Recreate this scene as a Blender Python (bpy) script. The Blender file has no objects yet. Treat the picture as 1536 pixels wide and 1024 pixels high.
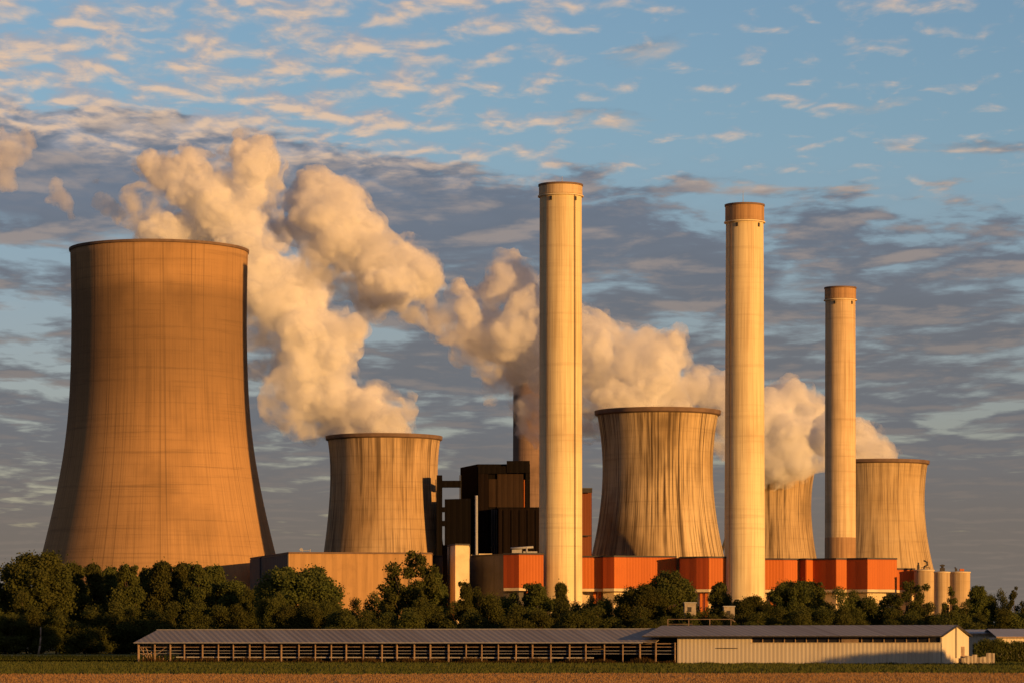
import bpy, bmesh, math, random
import numpy as np
from mathutils import Vector, Matrix, noise as mnoise

scene = bpy.context.scene
COL = scene.collection
R = math.radians
FPX = 4800.0          # focal length in photo pixels (photo is 1536 wide)
CAMH = 2.9            # camera height, metres
HORIZON = 966.0       # photo row of the horizon

# ------------------------------------------------------------------ camera
cam = bpy.data.cameras.new("camera")
cam.sensor_width = 36.0
cam.lens = 36.0 * FPX / 1536.0
cam.shift_y = (HORIZON - 512.0) / 1536.0
cam.clip_start = 1.0
cam.clip_end = 60000.0
camo = bpy.data.objects.new("camera", cam)
camo.location = (0, 0, CAMH)
camo.rotation_euler = (R(90), 0, 0)
COL.objects.link(camo)
scene.camera = camo

# ------------------------------------------------------------------ render settings / exposure
scene.view_settings.view_transform = 'Standard'
scene.view_settings.look = 'None'
scene.view_settings.exposure = 0.14
scene.view_settings.gamma = 1.0
scene.render.engine = 'CYCLES'
cy = scene.cycles
cy.use_denoising = True
cy.max_bounces = 18
cy.diffuse_bounces = 3
cy.glossy_bounces = 2
cy.transmission_bounces = 4
cy.volume_bounces = 16
cy.transparent_max_bounces = 40
cy.use_adaptive_sampling = True
cy.adaptive_threshold = 0.02
cy.caustics_reflective = False
cy.caustics_refractive = False

# ------------------------------------------------------------------ sun
SUN_AZ = 46.0         # degrees to the right of straight behind the camera
SUN_EL = 5.5
sdir = Vector((math.sin(R(SUN_AZ)) * math.cos(R(SUN_EL)), -math.cos(R(SUN_AZ)) * math.cos(R(SUN_EL)), math.sin(R(SUN_EL))))
sun = bpy.data.lights.new("sun", 'SUN')
sun.energy = 5.0
sun.angle = R(0.5)
sun.color = (1.0, 0.508, 0.145)
suno = bpy.data.objects.new("sun", sun)
suno.rotation_euler = sdir.to_track_quat('Z', 'Y').to_euler()
suno.location = (200, -200, 300)
COL.objects.link(suno)


# ------------------------------------------------------------------ node helper
class NT:
    def __init__(self, tree):
        self.t = tree
        tree.nodes.clear()

    def n(self, typ, **kw):
        nd = self.t.nodes.new(typ)
        for k, v in kw.items():
            setattr(nd, k, v)
        return nd

    def put(self, sock, v):
        if hasattr(v, 'is_linked') or isinstance(v, bpy.types.NodeSocket):
            self.t.links.new(v, sock)
        elif v is not None:
            if isinstance(v, (tuple, list)) and len(v) == 3 and sock.type == 'RGBA':
                v = (*v, 1.0)
            sock.default_value = v

    def m(self, op, a, b=None, c=None, clamp=False):
        nd = self.n('ShaderNodeMath', operation=op, use_clamp=clamp)
        for i, v in enumerate((a, b, c)):
            if v is not None:
                self.put(nd.inputs[i], v)
        return nd.outputs[0]

    def mr(self, v, a, b, c=0.0, d=1.0, smooth=True):
        nd = self.n('ShaderNodeMapRange', interpolation_type='SMOOTHSTEP' if smooth else 'LINEAR')
        nd.clamp = True
        self.put(nd.inputs['Value'], v)
        for i, x in enumerate((a, b, c, d)):
            self.put(nd.inputs[i + 1], x)
        return nd.outputs[0]

    def mix(self, f, a, b, blend='MIX'):
        nd = self.n('ShaderNodeMix', data_type='RGBA', blend_type=blend)
        self.put(nd.inputs[0], f)
        self.put(nd.inputs[6], a)
        self.put(nd.inputs[7], b)
        return nd.outputs[2]

    def xyz(self, x, y, z=0.0):
        nd = self.n('ShaderNodeCombineXYZ')
        for i, v in enumerate((x, y, z)):
            self.put(nd.inputs[i], v)
        return nd.outputs[0]

    def noise(self, vec, scale=1.0, detail=3.0, rough=0.5, dist=0.0):
        nd = self.n('ShaderNodeTexNoise')
        if vec is not None:
            self.put(nd.inputs['Vector'], vec)
        nd.inputs['Scale'].default_value = scale
        nd.inputs['Detail'].default_value = detail
        nd.inputs['Roughness'].default_value = rough
        nd.inputs['Distortion'].default_value = dist
        return nd.outputs[0]


# ------------------------------------------------------------------ world: physical sky with a cloud layer
world = bpy.data.worlds.new("World")
scene.world = world
world.use_nodes = True
W = NT(world.node_tree)
sky = W.n('ShaderNodeTexSky')
sky.sky_type = 'NISHITA'
sky.sun_disc = False
sky.sun_elevation = R(SUN_EL)
sky.sun_rotation = R(180.0 - SUN_AZ)
sky.altitude = 60
sky.air_density = 1.0
sky.dust_density = 1.0
sky.ozone_density = 2.0
tc = W.n('ShaderNodeTexCoord')
sep = W.n('ShaderNodeSeparateXYZ')
W.put(sep.inputs[0], tc.outputs['Generated'])
dx, dy, dz = sep.outputs
hyp = W.m('SQRT', W.m('ADD', W.m('MULTIPLY', dx, dx), W.m('MULTIPLY', dy, dy)))
el = W.m('DIVIDE', dz, W.m('MAXIMUM', hyp, 0.001))            # tan of elevation
az = W.m('ARCTAN2', dx, dy)                                    # compass bearing
zz = W.m('ADD', W.m('MAXIMUM', dz, 0.0), 0.055)
cu = W.m('DIVIDE', dx, zz)
cv = W.m('DIVIDE', dy, zz)


def EL(py):
    return (HORIZON - py) / FPX


def AZ(px):
    return (px - 768.0) / FPX


def cloudfield(su, sv, ou, ov, scale, detail, rough, dist=0.0, dv=0.0):
    p = W.xyz(W.m('MULTIPLY_ADD', cu, su, ou), W.m('MULTIPLY_ADD', cv, sv, ov + dv * sv), 0.0)
    return W.noise(p, scale, detail, rough, dist)


# small altocumulus puffs, and the same field sampled a little nearer the sun for relief
FA = (1.35, 0.78, 3.1, 7.7, 11.5, 5.0, 0.52, 0.25)
fine = cloudfield(*FA)
fine_o = cloudfield(*FA, dv=0.04)
# broad stratocumulus rolls
BA = (1.15, 0.80, 11.3, 2.4, 4.4, 7.0, 0.55, 0.2)
big = cloudfield(*BA)
big_o = cloudfield(*BA, dv=0.12)
huge = cloudfield(1.0, 0.5, 5.3, 1.1, 1.1, 2.0, 0.5)

# how cloudy it is by bearing and height: open blue to the upper right, a bank across the middle
upper = W.mr(el, EL(330), EL(180))
leftness = W.mr(az, AZ(1080), AZ(380))
bankline = W.m('MULTIPLY_ADD', az, -0.09, EL(232))            # the upper edge of the bank sinks towards the right
below = W.m('MULTIPLY_ADD', W.m('SUBTRACT', huge, 0.5), 0.035, W.m('SUBTRACT', bankline, el))
below = W.m('MULTIPLY_ADD', W.m('SUBTRACT', big, 0.5), 0.030, below)
bank = W.m('MULTIPLY', W.mr(below, -0.014, 0.010), W.mr(below, 0.038, 0.018))
lower = W.mr(W.m('MULTIPLY_ADD', W.m('SUBTRACT', fine, 0.5), 0.03, below), -0.016, 0.030)
lowhaze = W.mr(el, EL(600), EL(830))
streak = W.m('MULTIPLY', W.mr(az, AZ(1180), AZ(1330)), W.m('MULTIPLY', W.mr(el, EL(246), EL(232)), W.mr(el, EL(206), EL(226))))

b_t = W.m('ADD', W.m('MULTIPLY', big, 0.80), W.m('MULTIPLY', huge, 0.35))
b_t = W.m('ADD', b_t, W.m('MULTIPLY', fine, 0.10))
b_t = W.m('ADD', b_t, W.m('MULTIPLY_ADD', lower, 0.20, -0.18))
b_t = W.m('ADD', b_t, W.m('MULTIPLY', bank, W.m('MULTIPLY_ADD', leftness, 0.36, 0.04)))
b_t = W.m('ADD', b_t, W.m('MULTIPLY', W.m('SUBTRACT', 1.0, leftness), W.m('MULTIPLY', lower, 0.03)))
b_t = W.m('ADD', b_t, W.m('MULTIPLY', streak, 0.16))
b_t = W.m('ADD', b_t, W.m('MULTIPLY', lowhaze, 0.15))
a_b = W.m('MAXIMUM', W.mr(b_t, 0.515, 0.70), W.m('MULTIPLY', lower, 0.22))
f_t = W.m('ADD', W.m('ADD', W.m('MULTIPLY', fine, 0.85), W.m('MULTIPLY', huge, 0.25)), W.m('MULTIPLY_ADD', leftness, 0.175, -0.06))
a_f = W.m('MULTIPLY', W.mr(f_t, 0.49, 0.75), W.mr(below, 0.020, 0.004, 0.15, 1.0))
lit_f = W.mr(W.m('SUBTRACT', fine, fine_o), -0.12, 0.17)
lit_b = W.mr(W.m('SUBTRACT', big, big_o), -0.02, 0.20)
grey = W.mix(W.mr(el, EL(560), EL(250)), (0.155, 0.162, 0.180), (0.150, 0.180, 0.236))
grey = W.mix(W.m('MULTIPLY', W.mr(big, 0.35, 0.7), 0.5), grey, W.mix(0.45, grey, (0.10, 0.11, 0.135)))
warmgrey = W.mix(lowhaze, grey, (0.172, 0.146, 0.128))
peach = W.mix(W.mr(el, EL(760), EL(300)), (0.27, 0.21, 0.17), (0.80, 0.56, 0.38))
overhead = W.mr(el, 0.22, 0.5)
peach = W.mix(overhead, peach, (0.20, 0.22, 0.28))  # clouds out of view overhead, greyed to lower the ambient fill
rimlit = W.m('MULTIPLY', W.mr(below, 0.016, -0.004), 0.75)
col_b = W.mix(W.m('MULTIPLY', lit_b, W.m('MAXIMUM', rimlit, 0.25)), warmgrey, peach)
col_f = W.mix(W.m('MULTIPLY_ADD', lit_f, 0.85, 0.05), (0.34, 0.36, 0.42), peach)
bg_sky = W.n('ShaderNodeBackground')
tint = W.mix(W.mr(el, EL(620), EL(120)), (1.10, 0.98, 1.26), (1.04, 1.08, 1.24))
W.put(bg_sky.inputs[0], W.mix(1.0, sky.outputs[0], tint, 'MULTIPLY'))
bg_sky.inputs[1].default_value = 0.135
bg_b = W.n('ShaderNodeBackground'); W.put(bg_b.inputs[0], col_b); bg_b.inputs[1].default_value = 0.91
bg_f = W.n('ShaderNodeBackground'); W.put(bg_f.inputs[0], col_f); bg_f.inputs[1].default_value = 0.91
mx1 = W.n('ShaderNodeMixShader'); W.put(mx1.inputs[0], W.m('MULTIPLY', a_b, 0.96)); W.put(mx1.inputs[1], bg_sky.outputs[0]); W.put(mx1.inputs[2], bg_b.outputs[0])
mx2 = W.n('ShaderNodeMixShader')
W.put(mx2.inputs[0], W.m('MULTIPLY', W.m('MULTIPLY', a_f, W.mr(el, EL(360), EL(200))), 0.9))
W.put(mx2.inputs[1], mx1.outputs[0]); W.put(mx2.inputs[2], bg_f.outputs[0])
# dark cloud added outside the view, to cut fill and deepen shade
fill_cut = W.m('MULTIPLY', W.m('MAXIMUM', W.mr(W.m('ABSOLUTE', az), 0.28, 0.65), W.mr(el, 0.24, 0.45)), 0.85)
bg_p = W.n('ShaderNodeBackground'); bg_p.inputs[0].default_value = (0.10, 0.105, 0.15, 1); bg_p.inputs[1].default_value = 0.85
mx3 = W.n('ShaderNodeMixShader'); W.put(mx3.inputs[0], fill_cut); W.put(mx3.inputs[1], mx2.outputs[0]); W.put(mx3.inputs[2], bg_p.outputs[0])
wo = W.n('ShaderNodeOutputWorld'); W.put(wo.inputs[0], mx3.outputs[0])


# ------------------------------------------------------------------ material helpers
def new_mat(name):
    m = bpy.data.materials.new(name)
    m.use_nodes = True
    return m, NT(m.node_tree)


def finish(N, color, rough=0.85, bump=None, bdist=0.3, bstr=0.5, metal=0.0, spec=0.3):
    p = N.n('ShaderNodeBsdfPrincipled')
    N.put(p.inputs['Base Color'], color)
    N.put(p.inputs['Roughness'], rough)
    p.inputs['Metallic'].default_value = metal
    p.inputs['Specular IOR Level'].default_value = spec
    if bump is not None:
        b = N.n('ShaderNodeBump')
        b.inputs['Strength'].default_value = bstr
        b.inputs['Distance'].default_value = bdist
        N.put(b.inputs['Height'], bump)
        N.put(p.inputs['Normal'], b.outputs[0])
    o = N.n('ShaderNodeOutputMaterial')
    N.put(o.inputs[0], p.outputs[0])
    return p


def uv(N):
    t = N.n('ShaderNodeTexCoord')
    s = N.n('ShaderNodeSeparateXYZ')
    N.put(s.inputs[0], t.outputs['UV'])
    return s.outputs[0], s.outputs[1]


def mat_concrete(name, base, dark, light, streak=0.5, ribs=0.3, lift=0.3, blotch=0.4, sw=0.45, seed=0.0, top_dark=None):
    """Weathered slip-formed concrete: meridian streaks, pour rings, blotches. UV is in metres."""
    m, N = new_mat(name)
    u, v = uv(N)
    st = N.noise(N.xyz(N.m('MULTIPLY', u, sw), N.m('MULTIPLY_ADD', v, 0.012, seed), seed), 1.0, 5.0, 0.62)
    st2 = N.noise(N.xyz(N.m('MULTIPLY', u, sw * 2.7), N.m('MULTIPLY_ADD', v, 0.03, seed + 4), seed), 1.0, 3.0, 0.6)
    reach = N.noise(N.xyz(N.m('MULTIPLY', u, 0.05), N.m('MULTIPLY_ADD', v, 0.02, seed + 9), 3.0), 1.0, 3.0, 0.55)
    lf = N.noise(N.xyz(N.m('MULTIPLY', u, 0.012), N.m('MULTIPLY', v, 0.42), seed + 2), 1.0, 5.0, 0.75)
    bl = N.noise(N.xyz(N.m('MULTIPLY', u, 0.022), N.m('MULTIPLY', v, 0.02), seed + 6), 1.0, 4.0, 0.6)
    rib = N.mr(N.noise(N.xyz(N.m('MULTIPLY', u, 0.75), N.m('MULTIPLY', v, 0.003), seed + 12), 1.0, 1.0, 0.5), 0.60, 0.74)
    c = N.mix(N.mr(bl, 0.3, 0.7), base, light)
    c = N.mix(N.m('MULTIPLY', N.mr(lf, 0.5, 0.75), lift), c, dark)
    c = N.mix(N.m('MULTIPLY', N.mr(lf, 0.5, 0.25), lift * 0.6), c, light)
    c = N.mix(N.m('MULTIPLY', N.m('MULTIPLY', N.mr(st, 0.45, 0.62), N.mr(reach, 0.36, 0.62, 0.12, 1.0)), streak), c, dark)
    c = N.mix(N.m('MULTIPLY', N.mr(st2, 0.48, 0.66), streak * 0.65), c, dark)
    c = N.mix(N.m('MULTIPLY', rib, ribs), c, dark)
    c = N.mix(N.m('MULTIPLY', N.mr(N.noise(N.xyz(N.m('MULTIPLY', u, 0.03), N.m('MULTIPLY', v, 0.025), seed + 21), 1.0, 3.0, 0.6), 0.5, 0.72), blotch), c, dark)
    if top_dark:
        z0, z1, z2, z3, amt = top_dark
        wob = N.m('MULTIPLY_ADD', N.noise(N.xyz(N.m('MULTIPLY', u, 0.06), 0.0, seed), 1.0, 3.0, 0.6), 8.0, v)
        band = N.m('MULTIPLY', N.mr(wob, z0, z1), N.mr(wob, z3, z2))
        c = N.mix(N.m('MULTIPLY', band, amt), c, dark)
    hgt = N.m('ADD', N.m('MULTIPLY', st2, 0.6), N.m('MULTIPLY', lf, 0.6))
    finish(N, c, 0.9, hgt, 0.25, 0.5, spec=0.2)
    return m


def mat_clad(name, base, dark, pitch=1.2, streak=0.35, rough=0.7, metal=0.0, axis='x', seed=0.0, seams=0.5):
    """Ribbed sheet cladding with vertical seams and weather streaks, in object metres."""
    m, N = new_mat(name)
    t = N.n('ShaderNodeTexCoord')
    s = N.n('ShaderNodeSeparateXYZ')
    N.put(s.inputs[0], t.outputs['Object'])
    x, y, z = s.outputs
    along = N.m('ADD', x, N.m('MULTIPLY', y, 0.83)) if axis == 'x' else N.m('ADD', y, N.m('MULTIPLY', x, 0.83))
    rib = N.m('PINGPONG', along, pitch * 0.5)
    seam = N.mr(rib, 0.0, pitch * 0.14, 1.0, 0.0)
    pan = N.noise(N.xyz(N.m('FLOOR', N.m('DIVIDE', along, pitch * 3.0)), seed, 0.0), 7.3, 0.0)
    st = N.noise(N.xyz(N.m('MULTIPLY', along, 0.8), N.m('MULTIPLY', z, 0.05), seed), 1.0, 4.0, 0.65)
    bl = N.noise(N.xyz(N.m('MULTIPLY', along, 0.1), N.m('MULTIPLY', z, 0.1), seed + 5), 1.0, 4.0, 0.6)
    c = N.mix(N.m('MULTIPLY', N.mr(st, 0.45, 0.75), streak), base, dark)
    c = N.mix(N.m('MULTIPLY', N.mr(pan, 0.4, 0.7), 0.25), c, dark)
    c = N.mix(N.m('MULTIPLY', N.mr(bl, 0.5, 0.75), streak * 0.8), c, dark)
    c = N.mix(N.m('MULTIPLY', seam, seams), c, dark)
    finish(N, c, rough, rib, 0.2, 0.4, metal=metal, spec=0.03 if base[0] < 0.1 else 0.25)
    return m


def mat_plain(name, base, dark, scale=0.5, rough=0.8, amt=0.5, metal=0.0):
    m, N = new_mat(name)
    t = N.n('ShaderNodeTexCoord')
    a = N.noise(t.outputs['Object'], scale, 5.0, 0.65)
    c = N.mix(N.m('MULTIPLY', N.mr(a, 0.35, 0.7), amt), base, dark)
    finish(N, c, rough, a, 0.05, 0.4, metal=metal)
    return m


def mat_leaf(name, c1, c2, c3):
    m, N = new_mat(name)
    t = N.n('ShaderNodeTexCoord')
    oi = N.n('ShaderNodeObjectInfo')
    g = N.n('ShaderNodeNewGeometry')
    a = N.noise(t.outputs['Object'], 0.16, 3.0, 0.6)
    b = N.noise(t.outputs['Object'], 2.2, 2.0, 0.6)
    c = N.mix(N.mr(a, 0.35, 0.65), c1, c2)
    c = N.mix(N.m('MULTIPLY', N.mr(b, 0.45, 0.75), 0.7), c, c3)
    v = N.m('MULTIPLY_ADD', oi.outputs['Random'], 0.5, 0.75)
    hs = N.n('ShaderNodeHueSaturation')
    N.put(hs.inputs['Value'], v)
    N.put(hs.inputs['Hue'], N.m('MULTIPLY_ADD', oi.outputs['Random'], 0.03, 0.485))
    N.put(hs.inputs['Color'], c)
    d = N.n('ShaderNodeBsdfDiffuse'); N.put(d.inputs[0], hs.outputs[0])
    tr = N.n('ShaderNodeBsdfTranslucent'); N.put(tr.inputs[0], hs.outputs[0])
    mx = N.n('ShaderNodeMixShader'); mx.inputs[0].default_value = 0.38
    N.put(mx.inputs[1], d.outputs[0]); N.put(mx.inputs[2], tr.outputs[0])
    o = N.n('ShaderNodeOutputMaterial'); N.put(o.inputs[0], mx.outputs[0])
    return m


def mat_veil(name, density, scale):
    """Torn, thinning vapour: an uneven scattering volume."""
    m, N = new_mat(name)
    t = N.n('ShaderNodeTexCoord')
    a = N.noise(t.outputs['Object'], scale, 5.0, 0.62, 0.4)
    d = N.m('MULTIPLY', N.mr(a, 0.44, 0.66), density)
    v = N.n('ShaderNodeVolumePrincipled')
    v.inputs['Color'].default_value = (0.99, 0.99, 0.99, 1)
    v.inputs['Anisotropy'].default_value = 0.0
    N.put(v.inputs['Density'], d)
    o = N.n('ShaderNodeOutputMaterial')
    N.put(o.inputs['Volume'], v.outputs[0])
    m.cycles.volume_step_rate = 1.0
    return m


def mat_steam(name, density, skin):
    """Condensed water droplets: an even scattering volume with a thin misty skin."""
    m, N = new_mat(name)
    v = N.n('ShaderNodeVolumePrincipled')
    v.inputs['Color'].default_value = (0.997, 0.997, 0.997, 1)
    v.inputs['Density'].default_value = density
    v.inputs['Anisotropy'].default_value = 0.0
    tr = N.n('ShaderNodeBsdfTransparent')
    d = N.n('ShaderNodeBsdfDiffuse'); d.inputs[0].default_value = (0.9, 0.9, 0.9, 1)
    lw = N.n('ShaderNodeLayerWeight'); lw.inputs[0].default_value = 0.5
    fac = N.m('MULTIPLY', N.m('POWER', N.m('SUBTRACT', 1.0, lw.outputs['Facing']), 1.5), skin)
    mx = N.n('ShaderNodeMixShader')
    N.put(mx.inputs[0], fac); N.put(mx.inputs[1], tr.outputs[0]); N.put(mx.inputs[2], d.outputs[0])
    o = N.n('ShaderNodeOutputMaterial')
    N.put(o.inputs['Surface'], mx.outputs[0])
    N.put(o.inputs['Volume'], v.outputs[0])
    return m


# ------------------------------------------------------------------ object helpers
def P(px, py, D):
    """A photo pixel at distance D as a point of the place."""
    return Vector(((px - 768.0) / FPX * D, D, CAMH + (HORIZON - py) / FPX * D))


def X(px, D):
    return (px - 768.0) / FPX * D


def Z(py, D):
    return CAMH + (HORIZON - py) / FPX * D


def tag(o, label, cat, group=None, kind=None):
    if label: o["label"] = label
    if cat: o["category"] = cat
    if group: o["group"] = group
    if kind: o["kind"] = kind
    return o


def empty(name, loc, label, cat, group=None, rz=0.0):
    o = bpy.data.objects.new(name, None)
    o.empty_display_size = 1.0
    o.location = loc
    o.rotation_euler = (0, 0, rz)
    COL.objects.link(o)
    return tag(o, label, cat, group)


def link(name, me, mat, parent=None):
    o = bpy.data.objects.new(name, me)
    if mat is not None and len(me.materials) == 0:
        me.materials.append(mat)
    COL.objects.link(o)
    if parent is not None:
        o.parent = parent
    return o


class MB:
    """Collects shapes and links them as one mesh object."""
    def __init__(self):
        self.v = []; self.f = []; self.uv = []; self.smooth = []

    def quad(self, a, b, c, d):
        i = len(self.v)
        self.v += [tuple(a), tuple(b), tuple(c), tuple(d)]
        self.f.append((i, i + 1, i + 2, i + 3)); self.smooth.append(False)

    def box(self, x0, x1, y0, y1, z0, z1):
        self.prism([(x0, y0), (x1, y0), (x1, y1), (x0, y1)], z0, z1)

    def prism(self, pts, z0, z1):
        """pts counter-clockwise seen from above."""
        i = len(self.v); n = len(pts)
        zt = z1 if isinstance(z1, (list, tuple)) else [z1] * n
        self.v += [(p[0], p[1], z0) for p in pts] + [(p[0], p[1], zt[k]) for k, p in enumerate(pts)]
        for k in range(n):
            j = (k + 1) % n
            self.f.append((i + k, i + j, i + n + j, i + n + k)); self.smooth.append(False)
        self.f.append(tuple(i + n + k for k in range(n))); self.smooth.append(False)
        self.f.append(tuple(i + n - 1 - k for k in range(n))); self.smooth.append(False)

    def tube(self, a, b, r0, r1=None, n=8, caps=True):
        a = Vector(a); b = Vector(b); r1 = r0 if r1 is None else r1
        d = (b - a).normalized()
        s = d.orthogonal().normalized(); t = d.cross(s)
        i = len(self.v)
        for p, r in ((a, r0), (b, r1)):
            for k in range(n):
                an = 2 * math.pi * k / n
                self.v.append(tuple(p + s * (math.cos(an) * r) + t * (math.sin(an) * r)))
        for k in range(n):
            j = (k + 1) % n
            self.f.append((i + k, i + j, i + n + j, i + n + k)); self.smooth.append(n > 6)
        if caps:
            self.f.append(tuple(i + n + k for k in range(n))); self.smooth.append(False)
            self.f.append(tuple(i + n - 1 - k for k in range(n))); self.smooth.append(False)

    def bar(self, a, b, w, h=None):
        """square bar from a to b"""
        a = Vector(a); b = Vector(b); h = h or w
        d = (b - a).normalized()
        up = Vector((0, 0, 1)) if abs(d.z) < 0.9 else Vector((0, 1, 0))
        s = d.cross(up).normalized() * (w / 2); t = s.cross(d).normalized() * (h / 2)
        i = len(self.v)
        for p in (a, b):
            for q in (-s - t, s - t, s + t, -s + t):
                self.v.append(tuple(p + q))
        for k in range(4):
            j = (k + 1) % 4
            self.f.append((i + k, i + j, i + 4 + j, i + 4 + k)); self.smooth.append(False)
        self.f.append((i + 4, i + 5, i + 6, i + 7)); self.smooth.append(False)
        self.f.append((i + 3, i + 2, i + 1, i)); self.smooth.append(False)

    def build(self, name, mat, parent=None):
        me = bpy.data.meshes.new(name)
        me.from_pydata(self.v, [], self.f)
        me.polygons.foreach_set('use_smooth', self.smooth)
        bm = bmesh.new(); bm.from_mesh(me)
        bmesh.ops.recalc_face_normals(bm, faces=bm.faces[:])
        bm.to_mesh(me); bm.free()
        me.update()
        return link(name, me, mat, parent)


def lathe(name, prof, mat, parent=None, n=128, rref=None, smooth=True, closed=False):
    """Revolve (r, z) points; UV = (arc metres at the reference radius, height metres); seam at the far side."""
    rref = rref or max(p[0] for p in prof)
    m = len(prof)
    vs = []; fs = []; uvs = []
    for k in range(n + 1):
        an = math.pi / 2 + 2 * math.pi * k / n
        for r, z in prof:
            vs.append((r * math.cos(an), r * math.sin(an), z))
    for k in range(n):
        for j in range(m - 1):
            a = k * m + j; b = (k + 1) * m + j
            fs.append((a, b, b + 1, a + 1))
            u0 = 2 * math.pi * k / n * rref; u1 = 2 * math.pi * (k + 1) / n * rref
            uvs += [(u0, prof[j][1]), (u1, prof[j][1]), (u1, prof[j + 1][1]), (u0, prof[j + 1][1])]
    me = bpy.data.meshes.new(name)
    me.from_pydata(vs, [], fs)
    l = me.uv_layers.new(name='UVMap')
    l.data.foreach_set('uv', np.array(uvs, dtype=np.float32).ravel())
    me.polygons.foreach_set('use_smooth', [smooth] * len(fs))
    me.update()
    return link(name, me, mat, parent)


# ------------------------------------------------------------------ materials
M = {}
M['tower_big'] = mat_concrete('brown_concrete', (0.38, 0.222, 0.098), (0.10, 0.062, 0.036), (0.46, 0.275, 0.125), 0.30, 0.45, 0.5, 0.3, 1.3, 1.0,
                              (95, 150, 176, 188, 0.5))
M['tower_a'] = mat_concrete('stained_concrete', (0.44, 0.29, 0.145), (0.09, 0.058, 0.034), (0.57, 0.41, 0.24), 0.8, 0.4, 0.35, 0.35, 0.5, 5.0)
M['tower_b'] = mat_concrete('streaked_concrete', (0.50, 0.35, 0.175), (0.075, 0.048, 0.028), (0.63, 0.48, 0.28), 1.0, 0.9, 0.3, 0.6, 0.6, 9.0)
M['tower_c'] = mat_concrete('sooty_concrete', (0.47, 0.33, 0.18), (0.075, 0.048, 0.026), (0.58, 0.43, 0.25), 0.9, 0.7, 0.3, 0.4, 0.55, 14.0)
M['tower_d'] = mat_concrete('pale_streaked_concrete', (0.49, 0.34, 0.165), (0.10, 0.064, 0.038), (0.60, 0.45, 0.26), 0.7, 0.5, 0.3, 0.25, 0.5, 19.0)
M['stack'] = mat_concrete('cream_concrete', (0.80, 0.65, 0.36), (0.40, 0.28, 0.15), (0.86, 0.72, 0.43), 0.45, 0.15, 0.4, 0.45, 0.6, 3.0, (40, 190, 400, 500, 0.22))
M['stack2'] = mat_concrete('tan_concrete', (0.72, 0.54, 0.31), (0.32, 0.21, 0.115), (0.79, 0.61, 0.37), 0.5, 0.2, 0.5, 0.5, 0.6, 7.0, (60, 195, 400, 500, 0.25))
M['stack_dark'] = mat_concrete('dark_brown_concrete', (0.23, 0.15, 0.105), (0.09, 0.06, 0.045), (0.28, 0.19, 0.14), 0.4, 0.3, 0.5, 0.6, 0.5, 8.0)
M['capband'] = mat_concrete('rusty_brown_concrete', (0.42, 0.25, 0.12), (0.17, 0.095, 0.05), (0.50, 0.31, 0.16), 0.5, 0.3, 0.2, 0.4, 0.9, 2.0)
M['rim'] = mat_plain('dark_rim_concrete', (0.20, 0.13, 0.09), (0.08, 0.05, 0.04), 0.2)
M['iron'] = mat_plain('dark_iron', (0.05, 0.045, 0.04), (0.02, 0.02, 0.02), 1.0, 0.6)
M['steel'] = mat_plain('galvanised_steel', (0.42, 0.42, 0.43), (0.22, 0.21, 0.20), 1.0, 0.5)
M['tan'] = mat_clad('tan_cladding', (0.48, 0.285, 0.12), (0.27, 0.155, 0.07), 5.0, 0.5, 0.8, seams=0.05)
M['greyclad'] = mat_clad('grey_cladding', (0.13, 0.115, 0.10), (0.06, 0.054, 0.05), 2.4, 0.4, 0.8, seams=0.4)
M['black'] = mat_clad('black_cladding', (0.010, 0.008, 0.007), (0.005, 0.0045, 0.0045), 3.0, 0.3, 0.75)
M['blackb'] = mat_clad('dark_brown_cladding', (0.014, 0.009, 0.007), (0.006, 0.0045, 0.004), 3.0, 0.4, 0.75)
M['brownpanel'] = mat_clad('brown_cladding', (0.045, 0.028, 0.018), (0.018, 0.012, 0.009), 3.2, 0.4, 0.75)
M['red'] = mat_clad('orange_red_cladding', (0.53, 0.140, 0.022), (0.34, 0.08, 0.014), 1.6, 0.22, 0.65, seams=0.25)
M['reddark'] = mat_clad('dark_red_cladding', (0.36, 0.066, 0.013), (0.20, 0.036, 0.009), 1.6, 0.22, 0.65, seams=0.3)
M['brick'] = mat_clad('dark_brick_cladding', (0.17, 0.045, 0.012), (0.09, 0.025, 0.008), 1.6, 0.3, 0.75, seams=0.25)
M['white'] = mat_plain('white_concrete', (0.74, 0.60, 0.38), (0.44, 0.33, 0.19), 0.15, 0.85, 0.5)
M['silo'] = mat_concrete('silo_concrete', (0.55, 0.41, 0.23), (0.25, 0.17, 0.09), (0.63, 0.48, 0.29), 0.5, 0.3, 0.3, 0.3, 0.8, 25.0)


# ------------------------------------------------------------------ ground, grass, field
def sheet(name, pts, z, mat):
    me = bpy.data.meshes.new(name)
    me.from_pydata([(x, y, z) for x, y in pts], [], [tuple(range(len(pts)))])
    o = link(name, me, mat)
    o['kind'] = 'structure'
    return o


def mat_ground(name, a, b, c, sx, sy):
    m, N = new_mat(name)
    t = N.n('ShaderNodeTexCoord')
    s = N.n('ShaderNodeSeparateXYZ'); N.put(s.inputs[0], t.outputs['Object'])
    p = N.xyz(N.m('MULTIPLY', s.outputs[0], sx), N.m('MULTIPLY', s.outputs[1], sy), 0.0)
    n1 = N.noise(p, 1.0, 6.0, 0.65)
    n2 = N.noise(t.outputs['Object'], 1.6, 4.0, 0.7)
    col = N.mix(N.mr(n1, 0.35, 0.65), a, b)
    col = N.mix(N.m('MULTIPLY', N.mr(n2, 0.5, 0.75), 0.6), col, c)
    finish(N, col, 0.95, n2, 0.15, 0.8, spec=0.1)
    return m


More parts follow.
